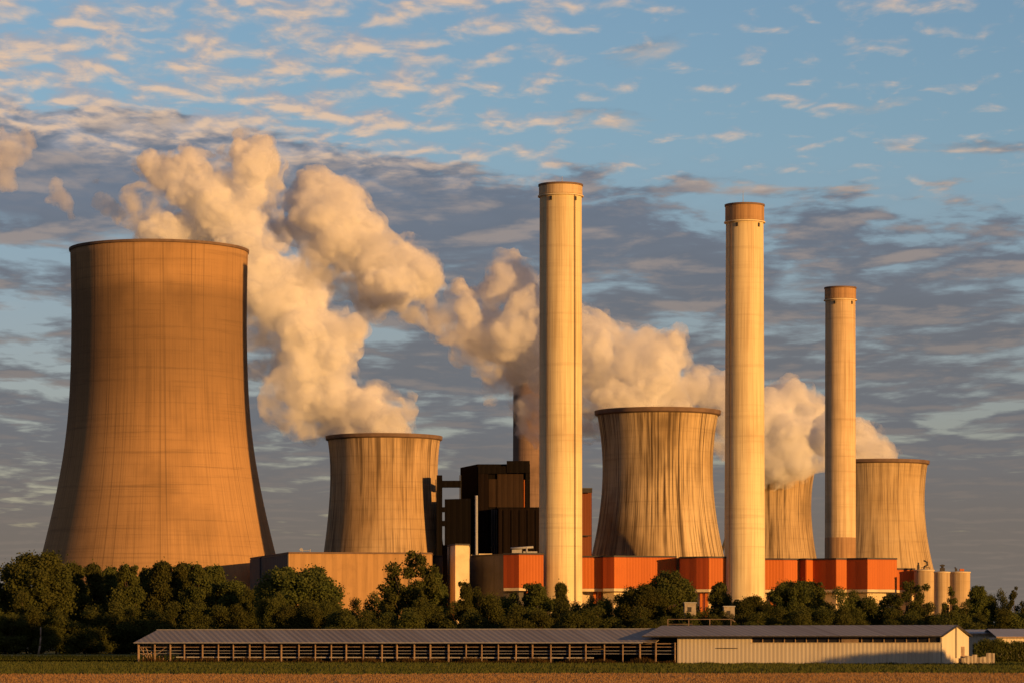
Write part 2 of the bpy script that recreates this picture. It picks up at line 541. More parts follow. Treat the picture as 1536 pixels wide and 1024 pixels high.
M['grassland'] = mat_ground('meadow_soil', (0.075, 0.085, 0.022), (0.12, 0.112, 0.030), (0.045, 0.052, 0.016), 0.02, 0.09)
M['soil'] = mat_ground('ploughed_soil', (0.37, 0.235, 0.085), (0.46, 0.30, 0.11), (0.20, 0.125, 0.05), 0.03, 0.25)
sheet('ground', [(-9000, -3000), (9000, -3000), (9000, 16000), (-9000, 16000)], 0.0, M['grassland'])
edge = [(x, 312 + 6 * math.sin(x * 0.05) + 3 * math.sin(x * 0.17 + 1)) for x in np.linspace(140, -140, 40)]
sheet('field', [(-140, 60), (140, 60)] + edge, 0.03, M['soil'])


def blades(name, rng, n, y0, y1, hmin, hmax, w, mat, label, cat, xfun=None, zoff=0.0, yedge=None):
    y = rng.uniform(y0, y1, n)
    x = xfun(y, n) if xfun else rng.uniform(-0.185, 0.185, n) * y
    if yedge is not None:
        k = yedge(x, y); x = x[k]; y = y[k]; n = len(x)
    h = rng.uniform(hmin, hmax, n); an = rng.uniform(0, math.pi, n)
    ww = w * rng.uniform(0.6, 1.4, n)
    lx = rng.normal(0, 0.35, n) * h; ly = rng.normal(0, 0.35, n) * h
    v = np.zeros((n, 3, 3), dtype=np.float32)
    v[:, 0] = np.stack([x - np.cos(an) * ww, y - np.sin(an) * ww, np.full(n, zoff)], 1)
    v[:, 1] = np.stack([x + np.cos(an) * ww, y + np.sin(an) * ww, np.full(n, zoff)], 1)
    v[:, 2] = np.stack([x + lx, y + ly, zoff + h], 1)
    me = bpy.data.meshes.new(name)
    me.vertices.add(n * 3); me.loops.add(n * 3); me.polygons.add(n)
    me.vertices.foreach_set('co', v.ravel())
    me.loops.foreach_set('vertex_index', np.arange(n * 3, dtype=np.int32))
    me.polygons.foreach_set('loop_start', np.arange(0, n * 3, 3, dtype=np.int32))
    me.update(calc_edges=True)
    o = link(name, me, mat)
    return tag(o, label, cat, kind='stuff')


rng = np.random.default_rng(7)
M['blade'] = mat_leaf('grass_blade', (0.075, 0.090, 0.022), (0.12, 0.118, 0.030), (0.045, 0.058, 0.014))
M['straw'] = mat_leaf('straw', (0.44, 0.28, 0.10), (0.54, 0.35, 0.13), (0.26, 0.16, 0.06))
M['weed'] = mat_leaf('brown_weed', (0.10, 0.065, 0.025), (0.14, 0.085, 0.03), (0.05, 0.05, 0.016))


def before_edge(x, y): return y < 312 + 6 * np.sin(x * 0.05) + 3 * np.sin(x * 0.17 + 1) + 1.5


def after_edge(x, y): return ~before_edge(x, y - 1.5)


blades('stubble', rng, 100000, 180, 322, 0.06, 0.22, 0.05, M['straw'], 'short straw stubble on the brown ploughed field in the foreground', 'stubble', yedge=before_edge)
blades('grass', rng, 90000, 300, 700, 0.12, 0.38, 0.10, M['blade'], 'dark green meadow grass between the field and the barns', 'grass', yedge=after_edge)

M['rank'] = mat_leaf('rank_grass_blade', (0.022, 0.030, 0.008), (0.030, 0.036, 0.010), (0.014, 0.020, 0.006))
for (ya, yb, h) in ((520, 526, 0.75), (618, 640, 0.8), (700, 735, 0.9)):
    blades('rank_grass', rng, 9000, ya, yb, 0.35 * h, h, 0.10, M['rank'],
           'band of taller dark grass crossing the meadow ' + {520: 'just behind the shed corner', 618: 'halfway to the trees', 700: 'nearest to the trees'}[ya], 'grass')
# ------------------------------------------------------------------ cooling towers
def tower(px, D, prof_px, label, mat, H=None, wall=1.2, lip=1.0):
    """prof_px: list of (photo row, half width in photo pixels), top first."""
    s = D / FPX
    pr = [(Z(py, D), hw * s) for py, hw in prof_px]
    zs = np.array([p[0] for p in pr])[::-1]; rs = np.array([p[1] for p in pr])[::-1]
    # smooth interpolation of the measured outline, base flare continued to the ground
    co = np.polyfit(zs, rs, 3)
    zz_ = np.linspace(zs[0], zs[-1], 36)
    rr_ = 0.5 * np.polyval(co, zz_) + 0.5 * np.interp(zz_, zs, rs)
    k = np.ones(5) / 5
    rr_ = np.concatenate([rr_[:2], np.convolve(rr_, k, 'valid'), rr_[-2:]])
    slope = (rr_[0] - rr_[2]) / (zz_[2] - zz_[0])
    low = [(rr_[0] + slope * (zz_[0] - z) * 1.05, z) for z in np.linspace(9.0, zz_[0], 8)[:-1]]
    outer = low + list(zip(rr_, zz_))
    root = empty('cooling_tower', (X(px, D), D, 0), label, 'cooling tower', 'cooling towers of the power station')
    inner = [(r - wall, z) for r, z in outer][::-1]
    lathe('shell', outer + inner, mat, root, 160, rref=rr_[-1])
    rt, zt = outer[-1]
    lathe('rim', [(rt - 0.05, zt - 2.2 * lip), (rt + 0.9 * lip, zt - 1.6 * lip), (rt + 1.1 * lip, zt + 0.25), (rt - wall - 0.2, zt + 0.25), (rt - wall - 0.2, zt - 0.6)],
          M['rim'], root, 160, smooth=False)
    # raking legs under the shell
    r0, z0 = outer[0]
    for i in range(24):
        a0 = 2 * math.pi * i / 24; 
        b = MB()
        for da in (-1, 1):
            a1 = a0 + da * math.pi / 24
            b.tube((math.cos(a0) * (r0 + 1.6), math.sin(a0) * (r0 + 1.6), 0), (math.cos(a1) * (r0 - wall / 2), math.sin(a1) * (r0 - wall / 2), z0 + 0.3), 0.6, n=6)
        b.build('leg', M['white'], root)
    b = MB(); b.tube((0, 0, 0.0), (0, 0, 1.5), r0 + 4, n=64); b.build('basin', M['white'], root)
    return root


tower(239, 1592, [(376, 132.5), (430, 131.5), (492, 131), (600, 133.5), (664, 139.5), (705, 146.5), (767, 159.5), (829, 173.5)],
      'huge tan cooling tower at the left, by far the tallest and widest of the five', M['tower_big'], lip=0.55)
tower(576, 1782, [(655, 85), (680, 81.5), (708, 80.5), (735, 81), (770, 83.5), (800, 86.5), (829, 90.5)],
      'brown cooling tower just left of the black boiler house, steaming to the left', M['tower_a'])
tower(986.5, 1540, [(617, 91.5), (645, 86.5), (675, 83.5), (703, 82.5), (740, 84), (775, 88), (805, 93), (834, 99.5)],
      'heavily streaked cooling tower between the two tallest chimneys', M['tower_b'])
tower(1157, 2115, [(705, 65), (730, 61), (760, 59.5), (790, 61), (815, 64), (838, 68)],
      'narrow cooling tower with its top wrapped in steam, right of the middle chimney', M['tower_c'])
tower(1318, 1955, [(692, 73.5), (715, 70), (745, 68.2), (765, 68.5), (800, 71.5), (830, 76.5), (852, 81.5)],
      'rightmost cooling tower, standing behind the silos and the shortest chimney', M['tower_d'])


# ------------------------------------------------------------------ chimneys
def chimney(cx, D, ytop, hw_top, hw_base, band_px, label, mat, band_mat, ladder=None, antenna=None, low_band=None, capout=0.35):
    s = D / FPX
    H = Z(ytop + 3, D); rt = hw_top * s; rb = hw_base * s
    zb = H - band_px * s
    root = empty('chimney', (X(cx, D), D, 0), label, 'chimney', 'tall round chimneys of the power station')
    def rad(z): return rb + (rt - rb) * z / H
    prof = [(rad(z), z) for z in np.linspace(0, zb, 20)]
    lathe('shaft', prof, mat, root, 72, rref=rt)
    lathe('cap_band', [(rad(zb) + 0.02, zb - 0.15), (rad(zb) + capout, zb), (rt + capout, H), (rt - 0.9, H), (rt - 0.9, H - 6)], band_mat, root, 72, smooth=False, rref=rt)
    lathe('cap_lip', [(rt + capout, H - 0.7), (rt + capout + 0.3, H - 0.6), (rt + capout + 0.3, H + 0.2), (rt - 0.5, H + 0.2)], M['rim'], root, 72, smooth=False)
    lathe('gallery', [(rad(zb) + 0.05, zb - 1.0), (rad(zb) + 0.85, zb - 0.9), (rad(zb) + 0.85, zb - 0.35), (rad(zb) + 0.05, zb - 0.3)], M['white'], root, 72, smooth=False)
    for a in (-118, -47):
        b = MB(); an = R(a); r = rad(zb - 2) 
        b.box(-0.5, 0.5, -0.35, 0.35, -0.9, 0.9)
        o = b.build('light_box', M['iron'], root)
        o.location = (math.cos(an) * r, math.sin(an) * r, zb - 2.4); o.rotation_euler = (0, 0, an + math.pi / 2)
    if ladder:
        for off in ladder:
            an = -math.pi / 2 + math.asin(off); b = MB()
            for k in range(1):
                z0 = 1.0; z1 = zb - 1.1
                for ss in (-0.28, 0.28):
                    p0 = Vector((math.cos(an) * (rad(z0) + 0.25) - math.sin(an) * ss, math.sin(an) * (rad(z0) + 0.25) + math.cos(an) * ss, z0))
                    p1 = Vector((math.cos(an) * (rad(z1) + 0.25) - math.sin(an) * ss, math.sin(an) * (rad(z1) + 0.25) + math.cos(an) * ss, z1))
                    b.bar(p0, p1, 0.16)
            b.build('ladder', M['rim'], root)
    if antenna:
        b = MB(); b.tube((antenna[0] * s, -rt * 0.3, H - 1), (antenna[0] * s, -rt * 0.3, H + antenna[1] * s), 0.18, 0.08, 6)
        b.build('lightning_rod', M['steel'], root)
    if low_band:
        z0 = Z(low_band, D)
        lathe('base_band', [(rad(0) + 0.06, 0), (rad(z0) + 0.06, z0), (rad(z0), z0 + 0.1)], M['capband'], root, 72, rref=rt)
    return root


C1D, C2D, C3D = 1446, 1452, 1770
chimney(841, C1D, 275, 31.5, 32.5, 15, 'tallest cream chimney, left of the heavily streaked cooling tower', M['stack'], M['stack2'], (0.64, -0.62), (2, 12))
chimney(1117, C2D, 305, 28, 31, 24, 'cream chimney with a brown cap between two cooling towers, second tallest', M['stack'], M['capband'], (-0.77,), (-3, 20))
chimney(1260.5, C3D, 429, 22.5, 23.5, 17, 'shortest chimney, rising in front of the rightmost cooling tower', M['stack2'], M['capband'], None, None, 806)
chimney(795, 2400, 560, 25, 27, 12, 'dark brown chimney in the background, its top lost in steam', M['stack_dark'], M['stack_dark'])


# ------------------------------------------------------------------ buildings
def front(pts, depth):
    """Footprint from a front line of (px, D) points, left to right, closed by a back line."""
    f = [(X(px, D), D) for px, D in pts]
    back = max(D for _, D in pts) + depth
    return f + [(f[-1][0], back), (f[0][0], back)]


def faces(pts, z0, z1, mats, names, parent, th=0.25):
    """One cladding panel per front segment, standing proud of the body."""
    for (a, b), m, nm in zip(zip(pts[:-1], pts[1:]), mats, names):
        A = Vector((X(*a), a[1], 0)); B = Vector((X(*b), b[1], 0))
        d = (B - A).normalized(); nrm = Vector((d.y, -d.x, 0)) * th
        mb = MB()
        mb.prism([tuple((A + nrm)[:2]), tuple((B + nrm)[:2]), tuple((B + nrm * 0.1)[:2]), tuple((A + nrm * 0.1)[:2])], z0, z1)
        mb.build(nm, m, parent)


def building(name, pts, depth, py_top, D_top, mat, label, cat, mats=None, py_bot=None, base_mat=None, parapet=True, group=None, posts=None):
    zt = Z(py_top, D_top)
    root = empty(name, (0, 0, 0), label, cat, group)
    cx = X(pts[0][0], pts[0][1]); cyy = min(D for _, D in pts)
    fp = front(pts, depth)
    zb = Z(py_bot, D_top) if py_bot else 0.0
    b = MB(); b.prism(fp, zb, zt); b.build('wall', mat, root)
    if mats:
        faces(pts, zb + 0.1, zt - 0.3, mats, ['cladding'] * len(mats), root)
    if parapet:
        b = MB()
        g = [(X(px, D) + 0.0, D - 0.45) for px, D in pts]
        b.prism([(g[0][0] - 0.3, g[0][1])] + g[1:-1] + [(g[-1][0] + 0.3, g[-1][1]), (fp[-2][0] + 0.3, fp[-2][1] + 0.3), (fp[-1][0] - 0.3, fp[-1][1] + 0.3)], zt, zt + 0.7)
        b.build('roof', M['iron'] if mat not in (M['tan'],) else M['rim'], root)
    if py_bot:
        # recessed ground storeys and posts below the cladding
        g = [(px, D + 5) for px, D in pts]
        b = MB(); b.prism(front(g, depth - 6), 0, zb); b.build('base', base_mat or M['greyclad'], root)
        b = MB(); h = [(X(px, D), D - 0.3) for px, D in pts]
        b.prism([h[0]] + h[1:] + [(h[-1][0], fp[-2][1]), (h[0][0], fp[-1][1])], zb - 1.3, zb - 0.02); b.build('floor_edge', M['white'], root)
        for px, D in (posts or []):
            b = MB(); b.box(X(px, D) - 0.6, X(px, D) + 0.6, D + 0.6, D + 1.8, 0, zb - 1.3); b.build('post', M['red'], root)
    return root


# tan block in front of the brown cooling tower
tb = building('tan_building', [(376, 1493), (433, 1400), (647, 1408)], 90, 829.5, 1400, M['tan'], 'large windowless tan building in front of the brown cooling tower', 'building', None)
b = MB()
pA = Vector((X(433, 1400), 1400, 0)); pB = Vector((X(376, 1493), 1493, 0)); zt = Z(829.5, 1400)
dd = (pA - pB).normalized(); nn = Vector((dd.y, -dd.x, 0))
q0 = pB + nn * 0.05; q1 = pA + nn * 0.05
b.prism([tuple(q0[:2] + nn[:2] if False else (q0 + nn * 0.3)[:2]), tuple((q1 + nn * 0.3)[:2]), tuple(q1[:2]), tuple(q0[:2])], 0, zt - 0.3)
b.build('side_shade_sheet', M['greyclad'], tb)  # dark sheet over the unlit side wall, its shade put into the colour
b = MB()
for f_ in (0.17,):
    q = pB.lerp(pA, 0.3) + nn * 0.5
    b.tube((q.x, q.y, 0), (q.x, q.y, zt), 0.6, n=8)
b.build('downpipe', M['iron'], tb)
b = MB()
ax = X(455, 1420)
b.tube((ax + 3, 1420, zt + 0.5), (ax + 3, 1420, zt + 2.6), 0.18, n=6)
b.tube((ax - 0.6, 1420, zt + 1.9), (ax + 3, 1420, zt + 1.9), 0.15, n=6)
b.tube((ax - 0.3, 1420, zt + 0.5), (ax - 0.3, 1420, zt + 1.9), 0.12, n=6)
b.tube((ax - 0.9, 1419.6, zt + 2.3), (ax - 0.9, 1420.4, zt + 2.3), 0.75, n=12)
tag(b.build('antenna', M['steel'], None), 'small antenna mast with a dish on the tan building roof', 'antenna')

building('annex_block', [(646, 1440), (668, 1436)], 40, 835, 1440, M['greyclad'], 'low grey annex between the tan building and the white tower', 'building')
b = MB(); b.box(X(664.5, 1430), X(671, 1430), 1428, 1432, 0, Z(817, 1430)); tag(b.build('black_column', M['black'], None), 'slim black column against the left side of the white tower', 'column')
# small bright tower: shaded left face, lit right face
building('white_tower', [(671, 1436), (683, 1416), (703.5, 1420)], 14, 817, 1416, M['white'], 'narrow cream concrete tower in front of the black boiler house', 'tower')
building('grey_hall', [(704, 1455), (755, 1428)], 40, 832, 1428, M['greyclad'], 'dark grey hall between the white tower and the orange-red hall', 'building')

# orange-red halls
HG = 'orange-red clad halls of the power station'
building('red_hall', [(755.5, 1422.5), (778.5, 1418.5), (815, 1421)], 12, 831, 1420, M['reddark'], 'small orange-red hall just left of the tallest chimney', 'building',
         [M['reddark'], M['red']], 881, M['greyclad'], group=HG, posts=[(792, 1422)])
building('red_hall', [(865, 1464), (904, 1464.5), (904.8, 1460.5), (921, 1457.5), (938, 1460), (1014, 1466)], 22, 835, 1462, M['reddark'],
         'long orange-red hall right of the tallest chimney, under the streaked cooling tower', 'building',
         [M['red'], M['reddark'], M['reddark'], M['red'], M['red']], 882, M['white'], group=HG, posts=[(892, 1467), (900, 1467)])
building('link_block', [(1014, 1468), (1021, 1468)], 18, 836, 1468, M['tan'], 'thin tan strip of wall between two orange-red halls', 'building', parapet=False)
building('red_hall', [(1021, 1454), (1045, 1449), (1063, 1447), (1094, 1449.5)], 14, 836, 1448, M['reddark'],
         'orange-red hall with a dark red left half, overlapping the foot of the middle chimney', 'building',
         [M['reddark'], M['reddark'], M['red']], 883, M['white'], group=HG, posts=[(1052, 1451), (1060, 1451)])
building('red_hall', [(1140, 1492), (1175, 1493), (1200, 1496), (1209, 1492), (1219, 1496), (1254, 1488), (1270, 1490), (1301, 1483), (1345, 1489)], 60, 838.5, 1490, M['reddark'],
         'longest orange-red hall, right of the middle chimney', 'building',
         [M['red'], M['red'], M['reddark'], M['red'], M['reddark'], M['red'], M['reddark'], M['red']], 883.5, M['white'], group=HG, posts=[(1158, 1495), (1165, 1495)])
building('red_hall', [(1345, 1501), (1372, 1503)], 40, 853.5, 1500, M['reddark'], 'low orange-red annex beside the silos', 'building', [M['red']], 884, M['white'], group=HG)

# rooftop plant on the first red hall and the grey hall
D = 1430
b = MB()
b.box(X(768, D), X(783, D), D, D + 5, Z(831, D) + 0.7, Z(823, D))
b.box(X(785, D), X(806, D), D + 1, D + 6, Z(831, D) + 0.7, Z(826, D))
b.tube((X(766, D), D - 1, Z(822, D)), (X(800, D), D - 1, Z(820, D)), 0.5, n=8)
b.tube((X(790, D), D - 1.2, Z(820, D)), (X(790, D), D - 1.2, Z(831, D)), 0.4, n=8)
tag(b.build('roof_plant', M['steel'], None), 'grey pipes and plant boxes on the small orange-red hall', 'machinery')
b = MB(); b.box(X(718, 1500), X(738, 1500), 1500, 1512, 0, Z(829.5, 1500)); b.box(X(706, 1500), X(718, 1500), 1503, 1512, 0, Z(831, 1500))
tag(b.build('low_block', M['white'], None), 'small cream block peeping over the dark grey hall', 'building')

# black boiler house
D = 1766
bh = empty('boiler_house', (0, 0, 0), 'tall black boiler house between the brown cooling tower and the tallest chimney', 'building')
def bx(name, p0, p1, y0, y1, mat, d=D, dep=40, parent=bh, off=0.0):
    mb = MB(); mb.box(X(p0, d), X(p1, d), d + off, d + off + dep, Z(y1, d) if y1 else 0.0, Z(y0, d)); return mb.build(name, mat, parent)
mb = MB()
mb.prism([(X(690.5, D + 12), D + 12), (X(716, D), D), (X(795, D), D), (X(795, D), D + 50), (X(690.5, D + 12), D + 50)], 0,
         [Z(699, D), Z(695.5, D), Z(695.5, D), Z(695.5, D), Z(699, D)])
mb.build('main_block', M['black'], bh)
bx('upper_cap', 760, 794.5, 691, 709, M['black'], off=-3, dep=30)
mb = MB(); mb.prism([(X(667, D - 8), D - 8), (X(713, D - 10), D - 10), (X(713, D - 10), D + 11.5), (X(667, D - 8), D + 11.5)], 0, [Z(749, D), Z(748, D), Z(748, D), Z(749, D)])
mb.build('lower_block', M['black'], bh)
bx('upper_band', 717.5, 760, 699, 710, M['black'], off=-2.5, dep=2.4)
bx('wall_panel', 733, 745, 718, 760, M['brownpanel'], off=-0.8, dep=0.7)
bx('wall_panel', 746, 785, 710.5, 761.5, M['brownpanel'], off=-1.2, dep=1.1)
bx('corner_strip', 785.8, 788.2, 719, 763, M['red'], off=-1.6, dep=1.5)
bx('corner_column', 788.6, 795, 709.2, 764, M['black'], off=-2.2, dep=2.1)
bx('pilaster', 717.5, 732, 710.2, 829, M['blackb'], off=-1.8, dep=1.7)
bx('turbine_block', 748, 812, 763.5, 0, M['blackb'], off=-14, dep=13.9)
bx('parapet', 747, 812, 761.8, 763.4, M['black'], off=-14.4, dep=14)
mb = MB(); xx = X(714.6, D - 11.5); mb.tube((xx, D - 11.6, 0), (xx, D - 11.6, Z(744, D)), 0.8, n=10); mb.build('flue_pipe', M['steel'], bh)
for px in (738, 741.5, 745):
    mb = MB(); xx = X(px, D - 3); mb.tube((xx, D - 3, 0), (xx, D - 3, Z(764, D)), 0.5, n=8)
    for k in range(6):
        z = 6 + k * 10; mb.bar((xx - 1.2, D - 3.4, z), (xx + 1.2, D - 3.4, z + 3), 0.3)
    mb.build('pipe', M['iron'], bh)
for k in range(5):
    px = 755 + k * 12
    bx('rib', px, px + 0.7, 766, 829, M['black'], off=-14.5, dep=0.45)
# stair tower and bridges at the left of the boiler house
mb = MB(); D2 = 1754
mb.box(X(655, D2), X(663, D2), D2, D2 + 8, 0, Z(712, D2)); mb.build('stair_tower', M['black'], bh)
for (ya, yb, x1) in ((719.8, 730, 691), (759.5, 767, 668), (780, 788, 668)):
    mb = MB(); mb.box(X(663.2, D2), X(x1, D2), D2 + 2, D2 + 6, Z(yb, D2), Z(ya, D2)); mb.build('bridge', M['black'], bh)
for px in (688.8, 690.6):
    mb = MB(); mb.box(X(px, D2), X(px + 0.9, D2), D2 + 7, D2 + 8, Z(750, D2), Z(711, D2)); mb.build('mast', M['iron'], bh)

# red tower behind the tallest chimney
rt = building('red_tower', [(858, 1502), (887.5, 1505)], 18, 733, 1502, M['reddark'], 'slim red clad tower peeping out right of the tallest chimney', 'tower', [M['brick']])
b = MB(); b.box(X(857, 1500), X(888.4, 1500), 1500.6, 1502.4, Z(738, 1500), Z(730, 1500) - 0.6); b.build('top_band', M['iron'], rt)
b = MB(); b.box(X(857, 1500), X(888, 1500), 1500.9, 1502.3, Z(803.5, 1500), Z(802, 1500)); b.build('belt', M['iron'], rt)

# crane boom left of the middle chimney
b = MB(); D = 1540
b.bar((X(1082, D), D, Z(829, D)), (X(1090, D), D, Z(803, D)), 1.3)
b.bar((X(1081, D), D, 0), (X(1081, D), D, Z(828, D)), 1.6)
b.box(X(1079, D), X(1084, D), D - 1.5, D + 1.5, Z(832, D), Z(827, D))
tag(b.build('crane', M['iron'], None), 'black crane boom slanting up beside the middle chimney', 'crane')

# silos
def silo(px, hw, D, ytop, label):
    s = D / FPX; r = hw * s; zt = Z(ytop, D)
    root = empty('silo', (X(px, D), D, 0), label, 'silo', 'pale round silos')
    lathe('barrel', [(r, 0), (r, zt - 0.6)], M['silo'], root, 48, rref=r)
    lathe('roof', [(r, zt - 0.6), (r + 0.25, zt - 0.5), (r + 0.25, zt), (0.01, zt + 0.5)], M['white'], root, 48, smooth=False)
    return root, zt, r
s1, z1, r1 = silo(1386, 15, 1497, 854, 'widest silo, nearest the orange-red annex, with pipework on top')
s2, z2, r2 = silo(1413, 11.8, 1474, 857, 'narrow middle silo of the three')
s3, z3, r3 = silo(1440, 15.2, 1497, 857, 'outermost silo on the right, beside the trees')
def roofbits(root, z, items):
    for k, (nm, mat, ops) in enumerate(items):
        mb = MB()
        for op in ops:
            if op[0] == 'b': mb.box(*op[1:])
            else: mb.tube(op[1], op[2], op[3], n=8)
        mb.build(nm, mat, root)
roofbits(s1, z1, [('vent_pipe', M['iron'], [('b', -3.3, -2.2, -1, 0, z1, z1 + 2.2), ('t', (-2.7, -0.5, z1 + 2), (-2.7, -0.5, z1 + 3.4), 0.4)]),
                  ('swan_neck', M['iron'], [('t', (0, 0, z1), (0, 0, z1 + 1.6), 0.35), ('t', (0, 0, z1 + 1.5), (1.6, 0, z1 + 2.2), 0.35), ('t', (1.6, 0, z1 + 2), (1.4, 0, z1 + 3.8), 0.35), ('t', (1.5, 0, z1 + 3.6), (-0.2, 0, z1 + 4.4), 0.35)]),
                  ('handrail', M['iron'], [('b', -1.6, 2.6, -1.2, -1.0, z1 + 0.9, z1 + 1.15), ('b', -1.6, -1.4, -1.2, -1.0, z1, z1 + 1), ('b', 2.4, 2.6, -1.2, -1.0, z1, z1 + 1)])])
roofbits(s2, z2, [('filter_box', M['iron'], [('b', -0.9, 1.2, -1, 1, z2 + 0.2, z2 + 1.8), ('t', (0.2, 0, z2 + 1.6), (0.2, 0, z2 + 3.4), 0.6), ('b', -0.9, 1.2, -1, 1, z2 + 2.6, z2 + 3.2)])])
roofbits(s3, z3, [('vent_pipe', M['iron'], [('b', -2.4, -1.4, -1, 0, z3 + 0.2, z3 + 1.6), ('t', (-2, 0, z3 + 1.5), (-2.4, 0, z3 + 2.2), 0.35)]),
                  ('filter_box', M['red'], [('b', -0.2, 1.8, -1, 1, z3 + 0.2, z3 + 1.4)])])

M['cabin'] = mat_plain('dusty_cabin_panel', (0.40, 0.35, 0.28), (0.22, 0.18, 0.14), 0.8, 0.85, 0.7)
# small white site cabins among the trees
def cabin(px, py0, py1, w, D, label):
    root = empty('site_cabin', (X(px, D), D, 0), label, 'cabin', 'pale site cabins')
    hw = w / 2 * D / FPX
    b = MB(); b.box(-hw, hw, 0, 5, 0, Z(py0, D)); b.build('body', M['cabin'], root)
    b = MB(); b.box(-hw * 0.5, hw * 0.2, -0.06, 0.05, Z(py0, D) - 2.3, Z(py0, D) - 1.0); b.build('window', M['iron'], root)
    b = MB(); b.box(-hw - 0.2, hw + 0.2, -0.3, 5.2, Z(py0, D), Z(py0, D) + 0.25); b.build('roof', M['steel'], root)
cabin(1035.5, 904, 920, 17, 846, 'small pale cabin among trees right of the round tree')
cabin(1094, 909.5, 922, 16, 846, 'small pale cabin among trees at the foot of the middle chimney')

# ------------------------------------------------------------------ cattle sheds
TH = R(22)
AX, AY = -59.84, 512.0


def S(px):
    """distance along the sheds' front wall seen at photo column px"""
    k = (px - 768.0) / FPX
    return (k * AY - AX) / (math.cos(TH) + k * math.sin(TH))


M['shedroof'] = mat_clad('weathered_roof_sheets', (0.31, 0.275, 0.24), (0.17, 0.13, 0.10), 1.05, 0.6, 0.6, seams=0.28)
M['shedroof2'] = mat_clad('pale_roof_sheets', (0.40, 0.40, 0.41), (0.20, 0.19, 0.18), 1.05, 0.5, 0.6, seams=0.35)
M['timber'] = mat_plain('weathered_timber', (0.40, 0.28, 0.18), (0.15, 0.10, 0.07), 1.5, 0.85, 0.7)
M['shadetimber'] = mat_plain('shade_dark_boards', (0.05, 0.038, 0.03), (0.02, 0.016, 0.014), 1.5, 0.85, 0.7)  # near-black boards: the gloom inside the shed is put into their colour
M['whitewall'] = mat_clad('white_board_wall', (0.76, 0.67, 0.50), (0.42, 0.32, 0.21), 0.62, 0.3, 0.75, seams=0.38)
M['trough'] = mat_plain('pale_trough', (0.55, 0.53, 0.50), (0.30, 0.28, 0.26), 0.6, 0.8, 0.6)
M['pane'] = mat_plain('dark_window_glass', (0.03, 0.028, 0.028), (0.015, 0.014, 0.014), 0.5, 0.25, 0.5)

shed = empty('open_shed', (AX, AY, 0), 'long open-sided cattle shed with rows of posts and a grey roof', 'shed', None, -TH)
SW = S(1016)
L0 = S(972)


def gable_roof(name, x0, x1, y0, ym, y1, ze, zr, th, mat, parent):
    b = MB()
    for (ya, za, yb, zb) in ((y0, ze, ym, zr), (ym, zr, y1, ze)):
        i = len(b.v)
        b.v += [(x0, ya, za), (x1, ya, za), (x1, yb, zb), (x0, yb, zb), (x0, ya, za - th), (x1, ya, za - th), (x1, yb, zb - th), (x0, yb, zb - th)]
        for f in ((0, 1, 2, 3), (7, 6, 5, 4), (0, 4, 5, 1), (1, 5, 6, 2), (2, 6, 7, 3), (3, 7, 4, 0)):
            b.f.append(tuple(i + k for k in f)); b.smooth.append(False)
    return b.build(name, mat, parent)


gable_roof('roof', -0.3, L0 + 1.5, -0.7, 7.0, 14.7, 3.28, 5.25, 0.10, M['shedroof'], shed)
b = MB(); b.box(-0.35, L0 - 0.6, -0.84, -0.71, 3.10, 3.24); b.build('gutter', M['steel'], shed)
b = MB(); b.bar((-0.3, 7, 5.30), (L0 + 1.4, 7, 5.30), 0.35, 0.12); b.build('ridge_cap', M['steel'], shed)
npost = 33
rr = random.Random(5)
px_posts = []
for i in range(npost):
    x = 0.05 + (SW - 0.4) * i / (npost - 1) + rr.uniform(-0.22, 0.22) * (0 < i < npost - 1)
    px_posts.append(x)
    b = MB(); w = rr.uniform(0.065, 0.095)
    b.box(x - w, x + w, -w, w, -0.1, 3.2); b.build('post', M['timber'], shed)
    if i % 2 == 0:
        b = MB(); b.box(x + 0.42, x + 0.58, 6.9, 7.1, 0, 5.0); b.build('inner_post', M['shadetimber'], shed)
for z, w, mt in ((2.52, 0.12, 'timber'), (1.95, 0.075, 'steel'), (1.50, 0.075, 'steel'), (3.02, 0.16, 'timber')):
    b = MB()
    for k in range(8):
        x0 = 0.1 + (SW - 0.6) * k / 8; x1 = 0.1 + (SW - 0.6) * (k + 1) / 8
        dz = rr.uniform(-0.03, 0.03)
        b.bar((x0, 0.19, z + dz), (x1, 0.19, z + rr.uniform(-0.03, 0.03)), 0.06, w)
    b.build('rail', M[mt], shed)
b = MB(); b.box(6.0, SW - 14, 1.6, 1.75, 0.80, 0.98); b.build('feed_trough', M['trough'], shed)
for z in (1.7, 2.2, 2.75):
    b = MB(); b.bar((0.5, 5.5, z), (SW - 1, 5.5, z), 0.06, 0.07); b.build('stall_rail', M['timber'], shed)
b = MB(); b.box(0.0, SW, 13.9, 14.1, 0, 3.25); b.build('back_wall', M['shadetimber'], shed)
for (x0, z0, x1, z1) in ((0.2, 2.5, 2.2, 0.05), (1.2, 2.4, 2.6, 0.05), (2.9, 1.1, 5.2, 2.7)):
    b = MB(); b.bar((x0, 0.32, z0), (x1, -0.22 if z1 < 1 else 0.32, z1), 0.09); b.build('brace', M['timber'], shed)
b = MB()
for k in range(10):
    b.bar((0.05 + 0.0, 0.3 + k * 1.35, 0.0), (0.05, 0.3 + k * 1.35, 3.25 + min(k, 10 - k) * 0.33), 0.12)
b.bar((0.05, 0.3, 2.5), (0.05, 13.8, 2.5), 0.08, 0.10); b.bar((0.05, 0.3, 1.4), (0.05, 13.8, 1.4), 0.08, 0.10)
b.build('end_frame', M['timber'], shed)

